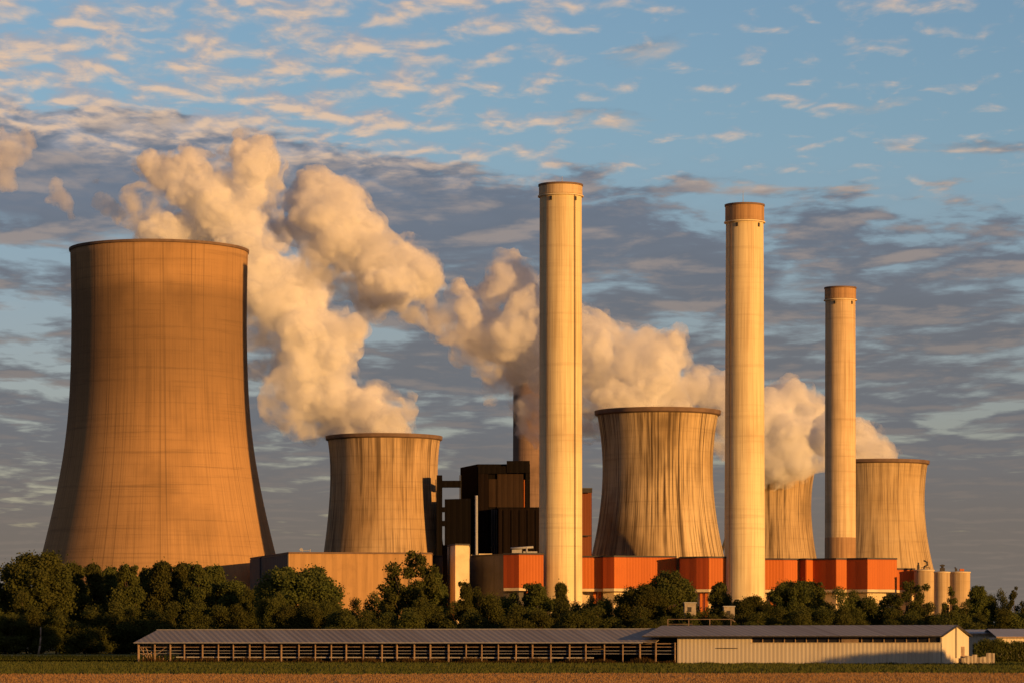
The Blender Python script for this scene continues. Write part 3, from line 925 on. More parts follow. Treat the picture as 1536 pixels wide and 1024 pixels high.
barn = empty('white_barn', (AX, AY, 0), 'closed white barn with a long dark window strip, right of the open shed', 'barn', None, -TH)
s0, s1, sw = SW, S(1413), S(1127)
gable_roof('roof', S(966), s1 + 0.25, -0.9, 8.0, 16.9, 4.20, 5.78, 0.14, M['shedroof'], barn)
b = MB(); b.box(S(966) + 0.05, s1 + 0.3, -1.05, -0.91, 3.98, 4.16); b.build('gutter', M['iron'], barn)
b = MB(); b.box(s0, sw, 0.0, 0.2, 0.0, 4.02); b.box(sw, s1 - 0.01, 0.0, 0.2, 0, 3.12); b.build('front_wall', M['whitewall'], barn)
b = MB(); b.box(sw, s1 - 0.05, -0.08, 0.22, 3.12, 3.20); b.build('sill', M['white'], barn)
b = MB(); b.box(sw, s1 - 0.25, 0.30, 0.36, 3.2, 4.05); b.build('window_strip', M['pane'], barn)
nm = 17
for i in range(nm + 1):
    x = sw + (s1 - 0.3 - sw) * i / nm
    b = MB(); w = 0.05 if i not in (0, nm) else 0.12
    b.box(x - w, x + w, 0.16, 0.29, 3.2, 4.03); b.build('mullion', M['timber'], barn)
b = MB(); b.box(S(1262), S(1287), 0.1, 0.2, 3.21, 4.0); b.build('timber_shutter', M['timber'], barn)
# gable end
b = MB()
i = len(b.v)
g = [(0.0, 0.0), (16.0, 0.0), (16.0, 4.03), (8.0, 5.6), (0.0, 4.03)]
b.v += [(s1, y, z) for y, z in g] + [(s1 - 0.2, y, z) for y, z in g]
b.f.append((0, 1, 2, 3, 4)); b.f.append((9, 8, 7, 6, 5))
for k in range(5):
    j = (k + 1) % 5; b.f.append((k, 5 + k, 5 + j, j))
b.smooth += [False] * 7
b.build('gable_wall', M['whitewall'], barn)
b = MB(); b.box(s1 - 0.02, s1 + 0.12, 7.85, 8.1, 0.9, 5.5); b.build('downpipe', M['iron'], barn)
b = MB(); b.box(s1 - 0.02, s1 + 0.06, 11.2, 13.2, 0.2, 2.6); b.build('door', M['timber'], barn)
b = MB(); b.box(0 + s0, s1 - 0.3, 15.7, 15.9, 0, 4.05); b.build('back_wall', M['whitewall'], barn)
b = MB(); b.box(s0 + 0.02, s0 + 0.2, 0.25, 15.6, 0, 4.1); b.build('cross_wall', M['shadetimber'], barn)
b = MB(); xb = S(1075); b.bar((xb, -0.08, 2.35), (xb + 3.3, -0.08, 2.35), 0.06, 0.09); b.build('slide_rail', M['iron'], barn)
for f, z in ((0.35, 4.25), (0.75, 4.25)):
    pass
# bargeboards
for ya, za, yb, zb in ((-0.9, 4.12, 8, 5.70), (8, 5.70, 16.9, 4.12)):
    b = MB(); b.bar((s1 + 0.31, ya, za), (s1 + 0.31, yb, zb), 0.1, 0.22); b.build('bargeboard', M['iron'], barn)

# pipe railing standing on the barn roof
b = MB()
x0 = S(974) ; x1 = S(1070)
for x in (x0, (x0 * 2 + x1) / 3, (x0 + x1 * 2) / 3, x1):
    b.bar((x, 8.4, 5.6), (x, 8.4, 6.75), 0.08)
b.bar((x0, 8.4, 6.75), (x1, 8.4, 6.72), 0.09); b.bar((x0, 8.4, 6.0), (x0 + 4, 8.4, 6.0), 0.07)
b.bar((x1, 8.4, 6.72), (x1 + 0.7, 8.4, 6.35), 0.08)
o = b.build('pipe_railing', M['timber'], None); o.location = (AX, AY, 0); o.rotation_euler = (0, 0, -TH)
tag(o, 'thin pipe railing on the roof ridge where the two sheds meet', 'railing')

# low white block wall at the barn's gable
lw = MB()
cur = 9.5
for (l, h) in ((1.0, 0.95), (1.3, 1.25), (0.9, 1.2), (1.6, 1.4), (1.2, 1.0), (1.5, 1.1), (1.4, 1.65), (1.0, 1.6)):
    lw.box(s1 + 0.5 + (cur - 9.5) * 0.25, s1 + 0.9 + (cur - 9.5) * 0.25, cur, cur + l - 0.03, 0, h); cur += l
o = lw.build('block_wall', M['cabin'], None); o.location = (AX, AY, 0); o.rotation_euler = (0, 0, -TH)
tag(o, 'low broken wall of white blocks at the barn gable', 'wall')

# pale shed roofs beyond, at the right edge
def low_shed(px0, px1, D, ye, yr, label, depth):
    root = empty('low_shed', (X(px0, D), D, 0), label, 'shed')
    Lx = X(px1, D) - X(px0, D)
    ze = Z(ye, D); zr = Z(yr, D + depth / 2)
    gable_roof('roof', 0, Lx, -0.4, depth / 2, depth + 0.4, ze, zr, 0.12, M['shedroof2'], root)
    b = MB(); b.box(0.3, Lx - 0.3, 0, 0.2, 0, ze - 0.15); b.box(0.3, 0.5, 0.2, depth, 0, ze - 0.15); b.build('wall', M['whitewall'], root)
    b = MB(); b.box(-0.02, Lx, -0.55, -0.42, ze - 0.28, ze - 0.02); b.build('gutter', M['timber'], root)
low_shed(1440, 1505, 600, 949, 943.5, 'low shed with a pale roof just right of the white barn gable', 16)
low_shed(1494, 1640, 588, 954, 942.5, 'low shed with a ribbed grey roof at the right edge above the hedge', 22)

# weeds along the shed front
def shed_front(y, n):
    return rng.uniform(0, 1, n)


def weed_strip(n, a0, a1, d0, d1, h0, h1, mat, label, cat, name):
    s = rng.uniform(a0, a1, n); d = rng.uniform(d0, d1, n)
    x = AX + s * math.cos(TH) + d * math.sin(TH); y = AY - s * math.sin(TH) + d * math.cos(TH)
    h = rng.uniform(h0, h1, n) * (0.6 + 0.4 * np.sin(s * 0.9) * np.sin(s * 0.23 + 1))
    an = rng.uniform(0, math.pi, n); ww = 0.05 * rng.uniform(0.6, 1.6, n)
    v = np.zeros((n, 3, 3), dtype=np.float32)
    v[:, 0] = np.stack([x - np.cos(an) * ww, y - np.sin(an) * ww, 0 * x], 1)
    v[:, 1] = np.stack([x + np.cos(an) * ww, y + np.sin(an) * ww, 0 * x], 1)
    v[:, 2] = np.stack([x + rng.normal(0, .15, n), y + rng.normal(0, .15, n), h], 1)
    me = bpy.data.meshes.new(name)
    me.from_pydata(v.reshape(-1, 3).tolist(), [], np.arange(n * 3).reshape(-1, 3).tolist())
    tag(link(name, me, mat), label, cat, kind='stuff')


weed_strip(22000, 1, SW, -0.8, 2.4, 0.35, 1.25, M['weed'], 'brown dry weeds along the posts of the open shed', 'weeds', 'weeds')
weed_strip(2500, SW, s1 + 4, -1.0, -0.2, 0.15, 0.5, M['blade'], 'short grass along the foot of the white barn wall', 'grass', 'wall_grass')

# ------------------------------------------------------------------ trees
def leaf_mesh(name, seed, kind, nleaf=7000, leaf=0.55):
    """A crown of many leaf clumps, 1.0 tall and about 1.0 wide before scaling to H x W metres; built at 24 m."""
    r = np.random.default_rng(seed)
    H = 24.0
    blobs = []
    if kind == 'broad':
        for i in range(120):
            a = r.uniform(0, 2 * math.pi); t = r.uniform(-1, 1); rad = r.uniform(0.45, 1.0) ** 0.6
            w = math.sqrt(max(0, 1 - t * t)) * (1.0 if t > 0 else 1.0)
            blobs.append((math.cos(a) * w * rad * 8.2, math.sin(a) * w * rad * 8.2, 13.8 + t * 8.6 * rad, r.uniform(0.9, 2.5)))
    elif kind == 'tall':
        for i in range(90):
            t = r.uniform(0, 1); a = r.uniform(0, 2 * math.pi)
            w = (0.55 + 0.45 * math.sin(math.pi * min(1, t * 0.85 + 0.12))) * (1 - max(0, t - 0.75) * 2.2)
            blobs.append((math.cos(a) * w * r.uniform(0.4, 1) * 4.4, math.sin(a) * w * r.uniform(0.4, 1) * 4.4, 2.2 + t * 20.2, r.uniform(0.8, 2.0)))
        for i in range(5):
            blobs.append((r.uniform(-3, 3), r.uniform(-3, 3), 22.5 + r.uniform(-0.8, 0.9), r.uniform(0.6, 1.1)))
    elif kind == 'pointed':
        for i in range(38):
            t = r.uniform(0, 1) ** 1.2; a = r.uniform(0, 2 * math.pi)
            w = (1 - t) ** 0.75 + 0.06
            blobs.append((math.cos(a) * w * r.uniform(0.5, 1) * 8, math.sin(a) * w * r.uniform(0.5, 1) * 8, 3 + t * 20, 0.8 + 1.9 * (1 - t) * r.uniform(0.6, 1)))
    elif kind == 'open':
        for i in range(46):
            a = r.uniform(0, 2 * math.pi); t = r.uniform(-1, 1)
            w = math.sqrt(max(0, 1 - t * t)); rad = r.uniform(0.55, 1.05)
            blobs.append((math.cos(a) * w * rad * 7.4, math.sin(a) * w * rad * 7.4, 14.5 + t * 7.8 * rad + (2.0 * math.cos(a)), r.uniform(0.8, 1.9)))
        for i in range(14):
            blobs.append((r.uniform(-6, 6), r.uniform(-6, 6), r.uniform(2, 7), r.uniform(1.5, 2.6)))
    else:  # bush
        for i in range(85):
            a = r.uniform(0, 2 * math.pi); t = r.uniform(0, 1); w = math.sqrt(1 - 0.9 * t * t)
            rad = r.uniform(0.4, 1) ** 0.5
            blobs.append((math.cos(a) * w * rad * 9.5, math.sin(a) * w * rad * 9.5, 1.5 + t * 19 * (0.75 + 0.25 * math.sin(3 * a + seed)), r.uniform(1.2, 3.0)))
    bl = np.array(blobs)
    wts = bl[:, 3] ** 2; wts /= wts.sum()
    pick = r.choice(len(bl), nleaf, p=wts)
    d = r.normal(0, 1, (nleaf, 3)); d /= np.linalg.norm(d, axis=1)[:, None]
    rad = bl[pick, 3] * (r.uniform(0, 1, nleaf) ** 0.28) * r.uniform(0.85, 1.22, nleaf) * np.where(r.uniform(0, 1, nleaf) < 0.18, r.uniform(1.0, 1.55, nleaf), 1.0)
    c = bl[pick, :3] + d * rad[:, None] * np.array([1.1, 1.1, 0.9])
    c[:, 2] = np.maximum(c[:, 2], 0.25)
    nrm = d * 0.55 + r.normal(0, 0.6, (nleaf, 3)); nrm /= np.linalg.norm(nrm, axis=1)[:, None]
    ref = r.normal(0, 1, (nleaf, 3))
    t1 = np.cross(nrm, ref); t1 /= np.linalg.norm(t1, axis=1)[:, None] + 1e-9
    t2 = np.cross(nrm, t1)
    sz = leaf * r.uniform(0.55, 1.35, nleaf)[:, None]
    v = np.stack([c - t1 * sz * 0.5, c + t2 * sz * 0.38, c + t1 * sz * 0.5, c - t2 * sz * 0.38], 1).astype(np.float32)
    me = bpy.data.meshes.new(name)
    me.vertices.add(nleaf * 4); me.loops.add(nleaf * 4); me.polygons.add(nleaf)
    me.vertices.foreach_set('co', v.ravel())
    me.loops.foreach_set('vertex_index', np.arange(nleaf * 4, dtype=np.int32))
    me.polygons.foreach_set('loop_start', np.arange(0, nleaf * 4, 4, dtype=np.int32))
    me.update(calc_edges=True)
    me.materials.append(M['leaf'])
    w_ = np.percentile(c[:, 0], 98.5) - np.percentile(c[:, 0], 1.5)
    return me, float(np.percentile(c[:, 2], 99.7)), float(w_), bl


def trunk_mesh(name, seed, bl, kind):
    r = random.Random(seed)
    b = MB()
    top = 15 if kind != 'bush' else 8
    pts = [Vector((0, 0, -0.3))]
    for k in range(1, 6):
        pts.append(Vector((r.uniform(-0.35, 0.35), r.uniform(-0.35, 0.35), top * k / 5)))
    for k in range(5):
        b.tube(pts[k], pts[k + 1], 0.42 * (1 - k * 0.16), 0.42 * (1 - (k + 1) * 0.16), 8, caps=False)
    idx = list(range(len(bl))); r.shuffle(idx)
    for i in idx[:14]:
        e = Vector(bl[i][:3]); q = pts[min(4, max(1, int(e.z * 0.55 / top * 5)))]
        mid = q.lerp(e, 0.5) + Vector((0, 0, -0.4))
        b.tube(q, mid, 0.18, 0.12, 6, caps=False); b.tube(mid, e, 0.12, 0.05, 6, caps=False)
    o = b.build(name, M['bark'])
    me = o.data
    bpy.data.objects.remove(o)
    return me


M['leaf'] = mat_leaf('foliage', (0.080, 0.094, 0.024), (0.104, 0.110, 0.030), (0.130, 0.126, 0.036))
M['bark'] = mat_plain('bark', (0.13, 0.09, 0.06), (0.06, 0.04, 0.03), 2.0, 0.9, 0.7)
M['palebark'] = mat_plain('pale_bark', (0.42, 0.30, 0.20), (0.22, 0.15, 0.10), 2.0, 0.9, 0.6)
LIB = {}
for kind, seeds, nl in (('broad', (1, 2, 3), 46000), ('tall', (4, 5, 6, 7), 36000), ('bush', (8, 9, 10), 42000), ('pointed', (11, 12), 17000), ('open', (13, 14), 21000)):
    LIB[kind] = []
    for s in seeds:
        me, h, w, bl = leaf_mesh('crown', s, kind, nl)
        LIB[kind].append((me, trunk_mesh('trunk', s, bl, kind), h, w))
tr_rng = random.Random(11)
count = {}


def tree(px, top, width, kind, D, label, group=None):
    i = count.get(kind, 0); count[kind] = i + 1
    me, tk, h0, w0 = LIB[kind][i % len(LIB[kind])]
    H = Z(top, D); Wm = width * D / FPX
    name = 'bush' if kind == 'bush' else 'tree'
    root = empty(name, (X(px, D), D, 0), label, name, group or ('bushes in the tree belt' if name == 'bush' else 'trees in front of the power station'), tr_rng.uniform(0, 6.28) if kind != 'open' else 0.0)
    sx = Wm / w0; sz = H / h0
    root.scale = (sx, sx * tr_rng.uniform(0.85, 1.1), sz)
    c = link('crown', me, None, root)
    t = link('trunk', tk, None, root)
    return root


LD = 1000
TREES = [
    # left block, in front of the huge tower
    (-14, 868, 46, 'tall', LD, 'tree cut by the left edge of the photo'),
    (14, 874, 36, 'tall', LD + 12, 'small tree left of the tall round-crowned tree at far left'),
    (56, 831, 96, 'broad', LD, 'tall round-crowned tree at far left, highest of the left block'),
    (40, 890, 60, 'bush', LD - 30, 'bushy growth under the tall round-crowned tree at far left'),
    (112, 846, 40, 'tall', LD + 15, 'upright tree just right of the round-crowned tree, below the shaded side of the huge tower'),
    (139, 847, 38, 'tall', LD + 25, 'dark upright tree below the left third of the huge tower'),
    (163, 852, 36, 'tall', LD + 35, 'narrow upright tree in the darkest gap left of the shed roof'),
    (191, 849, 46, 'tall', LD - 5, 'upright tree just above the left end of the open shed'),
    (218, 853, 34, 'tall', LD + 20, 'slim tree in a dip of the row above the shed corner'),
    (243, 844, 44, 'tall', LD, 'upright tree with the peaked top under the middle of the huge tower'),
    (271, 846, 42, 'tall', LD + 8, 'leafy upright tree right of the peaked one under the huge tower'),
    (298, 848, 42, 'tall', LD - 6, 'upright tree under the right half of the huge tower'),
    (322, 850, 46, 'tall', LD + 4, 'last full-height tree of the left row, where it starts to slope down'),
    (350, 872, 50, 'tall', LD - 8, 'shorter tree on the slope left of the tan building'),
    (378, 882, 48, 'broad', LD - 20, 'low tree at the dark side wall of the tan building'),
    # middle
    (448, 852, 108, 'broad', 870, 'wide dome-shaped tree in front of the left part of the tan building'),
    (408, 893, 50, 'bush', 850, 'bush at the left foot of the dome-shaped tree'),
    (494, 898, 44, 'bush', 850, 'bush at the right foot of the dome-shaped tree'),
    (536, 900, 56, 'bush', 905, 'dark low bush in front of the middle of the tan building'),
    (572, 893, 60, 'bush', 915, 'dark bush left of the tall tree by the white tower'),
    (613, 829, 74, 'open', 870, 'tall open-crowned tree in front of the right end of the tan building'),
    (650, 858, 46, 'tall', 878, 'shoulder-high tree joined to the right of the tall open-crowned tree'),
    (640, 900, 84, 'bush', 848, 'broad bush at the foot of the tall open-crowned tree'),
    (684, 905, 56, 'bush', 850, 'bush at the foot of the white tower'),
    (698, 874, 24, 'tall', 850, 'small pointed tree against the lit face of the white tower'),
    (726, 887, 62, 'bush', 852, 'bush in front of the dark grey hall'),
    (770, 892, 60, 'bush', 860, 'bush below the small orange-red hall'),
    (806, 876, 44, 'tall', 856, 'upright bushy tree left of the tallest chimney foot'),
    (842, 875, 24, 'tall', 872, 'slim little tree in front of the tallest chimney foot'),
    (836, 902, 60, 'bush', 850, 'bush around the slim tree at the tallest chimney foot'),
    (880, 900, 62, 'bush', 870, 'bush right of the tallest chimney foot'),
    (920, 894, 58, 'bush', 862, 'bush below the pale base of the long orange-red hall'),
    (962, 878, 70, 'broad', 858, 'shoulder tree left of the big round tree under the streaked tower'),
    (1005, 859, 84, 'broad', 868, 'big round tree in front of the long orange-red hall'),
    (968, 912, 80, 'bush', 835, 'low bush in front of the big round tree'),
    (1079, 875, 35, 'tall', 880, 'small round-topped tree at the left foot of the middle chimney'),
    (1052, 914, 50, 'bush', 850, 'bush between the two pale site cabins'),
    (1034, 920, 34, 'bush', 838, 'small bush in front of the left site cabin'),
    (1094, 923, 34, 'bush', 838, 'small bush in front of the right site cabin'),
    (1076, 920, 46, 'bush', 842, 'low bush below the small tree by the middle chimney'),
    (1127, 895, 52, 'broad', 860, 'small dome-shaped tree at the right foot of the middle chimney'),
    (1160, 908, 50, 'bush', 852, 'low bush right of the middle chimney foot'),
    (1188, 873, 62, 'broad', 866, 'twin-topped tree below the left end of the longest orange-red hall'),
    (1219, 873, 42, 'tall', 872, 'upright tree beside the twin-topped one below the longest hall'),
    (1250, 884, 72, 'bush', 858, 'wide bush below the middle of the longest orange-red hall'),
    (1290, 890, 60, 'bush', 862, 'bush below the right part of the longest orange-red hall'),
    (1320, 902, 52, 'bush', 868, 'low bush left of the loose-crowned tree by the silos'),
    (1360, 873, 64, 'open', 862, 'loose-crowned tree in front of the left silo'),
    (1400, 906, 56, 'bush', 850, 'low bush between the two trees at the silos'),
    (1426, 882, 50, 'pointed', 860, 'pointed tree in front of the right silos'),
    (1467, 880, 36, 'tall', 872, 'dark upright tree immediately right of the silos'),
    (1492, 889, 44, 'bush', 880, 'flat-topped bush between the last two trees on the right'),
    (1523, 882, 44, 'pointed', 868, 'rightmost tree, rising above the low shed roofs'),
    (1552, 890, 50, 'bush', 868, 'bush cut by the right edge of the photo'),
    (1456, 905, 60, 'bush', 850, 'dark bush behind the barn gable'),
]
for t in TREES:
    tree(*t)
# understorey that fills the belt low down
UNDER = [(8, 918), (84, 915), (126, 918), (170, 905), (212, 912), (262, 905), (310, 905), (352, 908), (396, 918), (452, 905), (520, 915), (556, 918), (602, 915),
         (700, 915), (744, 912), (790, 912), (866, 915), (905, 912), (1018, 921), (1100, 923), (1140, 920), (1210, 912), (1270, 912), (1344, 915), (1376, 918), (1440, 918), (1500, 915), (1534, 915)]
for k, (px, top) in enumerate(UNDER):
    tree(px, top, 78, 'bush', (LD - 35 if px < 400 else 832) + (k % 5) * 4, None)
under = [o for o in COL.objects if o.name.startswith('bush') and o.type == 'EMPTY' and 'label' not in o]
names = ['left of the huge tower', 'under the round-crowned tree', 'under the shaded side of the huge tower', 'left of the open shed', 'above the left corner of the open shed', 'under the middle of the huge tower',
         'under the right half of the huge tower', 'under the slope of the left tree row', 'under the dark side of the tan building', 'under the dome-shaped tree', 'right of the dome-shaped tree',
         'under the tan building', 'under the tall open-crowned tree', 'under the white tower', 'under the dark grey hall', 'under the small orange-red hall', 'just right of the tallest chimney foot',
         'under the long orange-red hall', 'under the big round tree', 'just left of the small dome-shaped tree', 'just right of the small dome-shaped tree', 'under the twin-topped tree', 'under the longest hall',
         'left under the loose-crowned tree', 'right under the loose-crowned tree', 'under the pointed tree at the silos', 'under the flat-topped bush at right', 'under the rightmost tree']
for o, nme in zip(under, names):
    o['label'] = 'low undergrowth bush ' + nme

# pale leaning trunk at the left wood edge
b = MB(); D = 955
p = [P(57.5, 976.5, D), P(60, 968, D), P(61, 955, D), P(61, 940, D)]
p[0].z = -0.2
for k in range(3):
    b.tube(p[k], p[k + 1], 0.32 - 0.05 * k, 0.27 - 0.05 * k, 8)
tag(b.build('bare_trunk', M['palebark'], None), 'pale bare trunk at the wood edge under the tall round-crowned tree', 'tree trunk')

# hedge at the right edge
def hedge(x0, x1, y, dep, h, label):
    n = 16000
    r = np.random.default_rng(77)
    c = np.stack([r.uniform(x0, x1, n), y + r.uniform(0, dep, n), r.uniform(0.1, 1, n)], 1)
    top = h * (0.88 + 0.07 * np.sin(c[:, 0] * 0.9) + 0.05 * np.sin(c[:, 0] * 2.3 + 1) + r.uniform(-0.08, 0.1, n))
    c[:, 2] *= top
    nrm = r.normal(0, 1, (n, 3)); nrm[:, 1] -= 0.8; nrm /= np.linalg.norm(nrm, axis=1)[:, None]
    t1 = np.cross(nrm, r.normal(0, 0.3, (n, 3)) + np.array([0, 0, 1.0])); t1 /= np.linalg.norm(t1, axis=1)[:, None]
    t2 = np.cross(nrm, t1)
    s = r.uniform(0.12, 0.26, n)[:, None]
    v = np.stack([c - t1 * s * 0.4, c + t2 * s, c + t1 * s * 0.4, c - t2 * s], 1)
    me = bpy.data.meshes.new('hedge'); me.from_pydata(v.reshape(-1, 3).tolist(), [], np.arange(n * 4).reshape(-1, 4).tolist())
    tag(link('hedge', me, M['leaf']), label, 'hedge')
hedge(X(1462, 520), X(1620, 520), 520, 2.6, 3.8, 'tall dark leafy hedge right of the white barn')

# trees beyond the right edge of the view: they shade the foot of the barn and the meadow
for k, (x, y, H, w, kind) in enumerate([(118, 404, 9.8, 14, 'broad'), (131, 396, 10.7, 16, 'broad'), (146, 389, 11.0, 15, 'broad'), (165, 392, 12, 16, 'broad')]):
    me, tk, h0, w0 = LIB[kind][k % 3]
    root = empty('tree', (x, y, 0), ['nearest roadside tree beyond the right edge of the view', 'second roadside tree beyond the right edge of the view', 'third roadside tree beyond the right edge of the view',
                                     'tallest roadside tree beyond the right edge of the view'][k], 'tree', 'roadside trees beyond the right edge', k * 1.3)
    root.scale = (w / w0, w / w0, H / h0)
    link('crown', me, None, root); link('trunk', tk, None, root)

# ------------------------------------------------------------------ steam
def ico(sub):
    bm = bmesh.new(); bmesh.ops.create_icosphere(bm, subdivisions=sub, radius=1.0)
    bm.verts.ensure_lookup_table()
    v = np.array([x.co[:] for x in bm.verts]); f = np.array([[y.index for y in x.verts] for x in bm.faces]); bm.free()
    return v, f


ICO2 = ico(2); ICO1 = ico(1)


def steam_mesh(name, spheres, seed, vox, n1=16, n2=5, rough=1.0):
    """Cauliflower billows: each puff carries smaller puffs, all fused into one skin and roughened."""
    r = np.random.default_rng(seed)
    allv = []; allf = []; off = 0
    def add(c, rad, T):
        nonlocal off
        v, f = T
        allv.append(v * rad + c); allf.append(f + off); off += len(v)
    for (c, rad) in spheres:
        c = np.array(c); add(c, rad, ICO2)
        for k in range(n1):
            d = r.normal(0, 1, 3); d /= np.linalg.norm(d)
            if d[1] > 0.5: d[1] *= -1
            r1 = rad * r.uniform(0.26, 0.48); c1 = c + d * (rad * r.uniform(0.78, 0.98))
            add(c1, r1, ICO2)
            for q in range(n2):
                e = r.normal(0, 1, 3) + d * 0.8; e /= np.linalg.norm(e)
                add(c1 + e * r1 * 0.85, r1 * r.uniform(0.28, 0.5), ICO1)
    V = np.concatenate(allv); F = np.concatenate(allf)
    me = bpy.data.meshes.new(name + '_raw'); me.from_pydata(V.tolist(), [], F.tolist())
    o = bpy.data.objects.new(name + '_raw', me); COL.objects.link(o)
    md = o.modifiers.new('r', 'REMESH'); md.mode = 'VOXEL'; md.voxel_size = vox
    sm = o.modifiers.new('s', 'SMOOTH'); sm.factor = 0.5; sm.iterations = 2
    dg = bpy.context.evaluated_depsgraph_get()
    out = bpy.data.meshes.new_from_object(o.evaluated_get(dg))
    bpy.data.objects.remove(o); bpy.data.meshes.remove(me)
    out.name = name
    n = len(out.vertices)
    co = np.empty(n * 3, dtype=np.float32); out.vertices.foreach_get('co', co); co = co.reshape(-1, 3)
    no = np.empty(n * 3, dtype=np.float32); out.vertices.foreach_get('normal', no); no = no.reshape(-1, 3)
    dsp = np.empty(n)
    sv = Vector((seed * 3.1, 0, 0))
    for i in range(n):
        p = Vector(co[i].tolist()) + sv
        dsp[i] = mnoise.fractal(p * 0.10, 0.75, 2.1, 6)
    co = co + no * (dsp[:, None] * 1.5 * rough)
    out.vertices.foreach_set('co', co.ravel().astype(np.float32))
    out.polygons.foreach_set('use_smooth', [True] * len(out.polygons))
    out.update()
    return out


M['steam'] = mat_steam('dense_steam', 0.12, 0.22)
M['mist'] = mat_veil('thin_steam', 0.17, 0.07)


def plume(label, D, dense, thin, seed, vox=1.35, back=0.0):
    s = D / FPX
    r = random.Random(seed)
    def conv(l, jit):
        out = []
        for q in l:
            dd = q[3] if len(q) > 3 else r.uniform(-jit, jit) + back
            p = P(q[0], q[1], D + dd)
            out.append((tuple(p), q[2] * s * (0.80 if len(q) > 3 else 0.98 if jit == 16 else 1.0)))
        return out
    me = steam_mesh('steam_plume', conv(dense, 16), seed, vox)
    o = link('steam_plume', me, M['steam'])
    tag(o, label, 'steam', 'steam plumes drifting left from the cooling towers')
    if thin:
        halo = [(q[0] + r.uniform(-5, 5), q[1] + r.uniform(-6, 3), q[2] * 1.38) for q in dense if len(q) == 3]
        me2 = steam_mesh('steam_veil', conv(thin + halo, 12), seed + 50, vox * 1.6, 8, 2, 1.8)
        link('steam_veil', me2, M['mist'], o)
    return o


plume('long steam plume from the brown cooling tower, rising left behind the huge tower', 1782,
      [(588, 668, 36, 0), (556, 664, 38, 0), (528, 664, 30, 0), (602, 650, 20, 0), (577, 634, 30), (545, 632, 36), (510, 625, 34), (548, 605, 26), (505, 595, 34), (470, 600, 34), (448, 575, 28), (480, 560, 34),
       (455, 545, 30), (492, 530, 26), (520, 500, 27), (535, 492, 16), (490, 495, 30), (450, 500, 34), (425, 470, 34), (462, 450, 30), (430, 425, 34), (400, 440, 38), (395, 400, 34), (380, 420, 40),
       (360, 372, 34), (325, 350, 34), (290, 352, 34), (252, 352, 30), (225, 352, 22), (350, 335, 34), (318, 310, 32), (290, 290, 32), (268, 262, 28), (240, 258, 24), (222, 243, 17), (300, 255, 20), (275, 245, 14),
       (345, 300, 26), (372, 290, 26), (378, 250, 30), (385, 225, 22), (398, 245, 22), (360, 225, 16), (378, 330, 20)],
      [(600, 625, 24), (585, 600, 20), (612, 598, 14), (560, 640, 30), (420, 605, 40), (445, 630, 30), (405, 540, 40), (392, 480, 40), (330, 280, 44), (390, 300, 44), (400, 350, 36), (212, 300, 30), (190, 320, 24), (470, 640, 26)], 1)
plume('long steam plume from the streaked cooling tower, drifting left between the tall chimneys', 1540,
      [(1010, 632, 30, 0), (975, 634, 34, 0), (940, 632, 30, 0), (1022, 612, 20, 0), (1000, 592, 34), (960, 600, 36), (925, 600, 30), (985, 562, 34), (945, 555, 36), (905, 565, 36), (1005, 520, 22), (1014, 508, 14), (965, 530, 30), (940, 518, 22),
       (1000, 545, 26), (890, 525, 34), (875, 500, 30), (890, 490, 17), (860, 550, 40), (830, 530, 40), (850, 490, 36), (815, 490, 38), (790, 545, 32), (800, 520, 36), (770, 500, 34), (790, 460, 34), (775, 425, 26), (757, 415, 25), (740, 440, 22),
       (735, 490, 30), (718, 508, 22), (745, 520, 28), (705, 480, 20), (698, 462, 18), (690, 432, 13), (815, 570, 26), (835, 590, 24)],
      [(690, 470, 34), (670, 490, 30), (700, 520, 30), (730, 545, 30), (740, 580, 22), (735, 600, 14), (790, 590, 34), (800, 625, 34), (880, 620, 40, 34), (905, 640, 34, 36), (860, 640, 34), (820, 650, 30), (660, 455, 26)], 2, back=14)
plume('detached upper steam billow above the brown cooling tower', 1640,
      [(635, 410, 24), (612, 400, 30), (640, 432, 18), (585, 395, 34), (560, 400, 32), (600, 432, 30), (570, 430, 28), (535, 375, 36), (545, 340, 28), (510, 345, 36), (500, 305, 34), (475, 285, 28), (460, 275, 20), (520, 300, 24), (530, 320, 24),
       (470, 320, 32), (450, 340, 24), (445, 305, 20), (490, 375, 26)],
      [(520, 420, 34), (560, 455, 30), (620, 460, 30), (650, 480, 26), (480, 390, 34), (430, 330, 30), (415, 300, 28), (470, 410, 30)], 3)
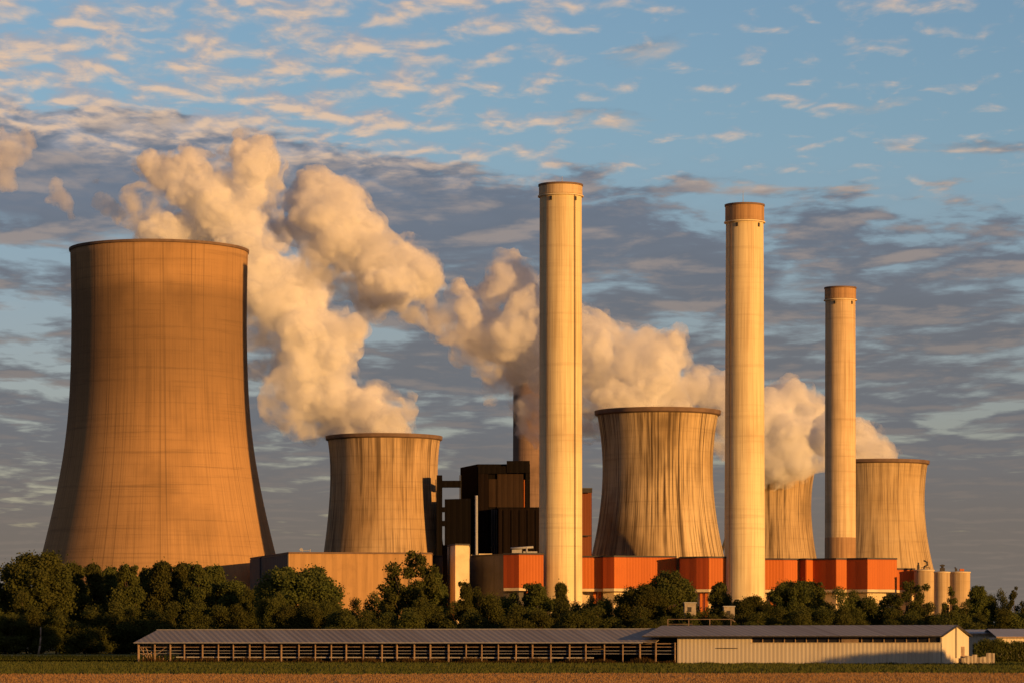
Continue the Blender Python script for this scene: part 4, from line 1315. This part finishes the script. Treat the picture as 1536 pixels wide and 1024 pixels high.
plume('steam wrapping the top of the narrow cooling tower right of the middle chimney', 2085,
      [(1165, 690, 30), (1195, 692, 24), (1140, 690, 30), (1180, 660, 34), (1205, 650, 28), (1225, 660, 20), (1150, 650, 34), (1185, 620, 30), (1215, 625, 22), (1195, 590, 20), (1188, 578, 12), (1165, 610, 28), (1140, 620, 28), (1228, 612, 12), (1155, 588, 10),
       (1112, 640, 32), (1085, 610, 30), (1060, 590, 24), (1075, 575, 14), (1045, 572, 20), (1050, 555, 8), (1095, 590, 24), (1110, 610, 26)],
      [(1130, 710, 26), (1160, 715, 22), (1200, 700, 24), (1235, 685, 24), (1075, 650, 26), (1085, 670, 22), (1240, 660, 22)], 4, 2.2)
plume('small low steam plume trailing from the rightmost cooling tower', 1955,
      [(1335, 700, 20, 0), (1310, 698, 28, 0), (1280, 694, 30, 0), (1340, 684, 9, 0), (1318, 676, 16), (1298, 664, 22), (1275, 660, 26), (1300, 648, 12), (1255, 655, 28), (1250, 640, 14), (1288, 645, 12), (1235, 660, 24)],
      [(1345, 683, 12), (1325, 672, 14), (1265, 680, 26)], 5, 1.9)
for k, (lab, l) in enumerate([
    ('faint steam wisp at the left edge of the photo, above the huge tower', [(15, 215, 18), (8, 240, 20), (28, 228, 16), (44, 205, 13), (12, 268, 18), (18, 285, 9), (0, 200, 14), (-10, 235, 24)]),
    ('small faint steam wisp left of the billows, nearer the huge tower', [(82, 278, 11), (88, 295, 14), (100, 308, 12), (76, 300, 9), (108, 320, 8)]),
    ('tiny steam shred just left of the tall plume top', [(146, 272, 7), (152, 300, 10), (165, 312, 11), (178, 322, 9), (142, 306, 6)])]):
    me = steam_mesh('steam_wisp', [(tuple(P(a, b_, 1800 + (k * 7) % 5)), r_ * 1800 / FPX) for a, b_, r_ in l], 30 + k, 1.8, 12, 3, 2.4)
    tag(link('steam_wisp', me, M['wisp'] if 'wisp' in M else M.setdefault('wisp', mat_steam('faint_steam', 0.05, 0.08))), lab, 'steam', 'faint steam wisps')
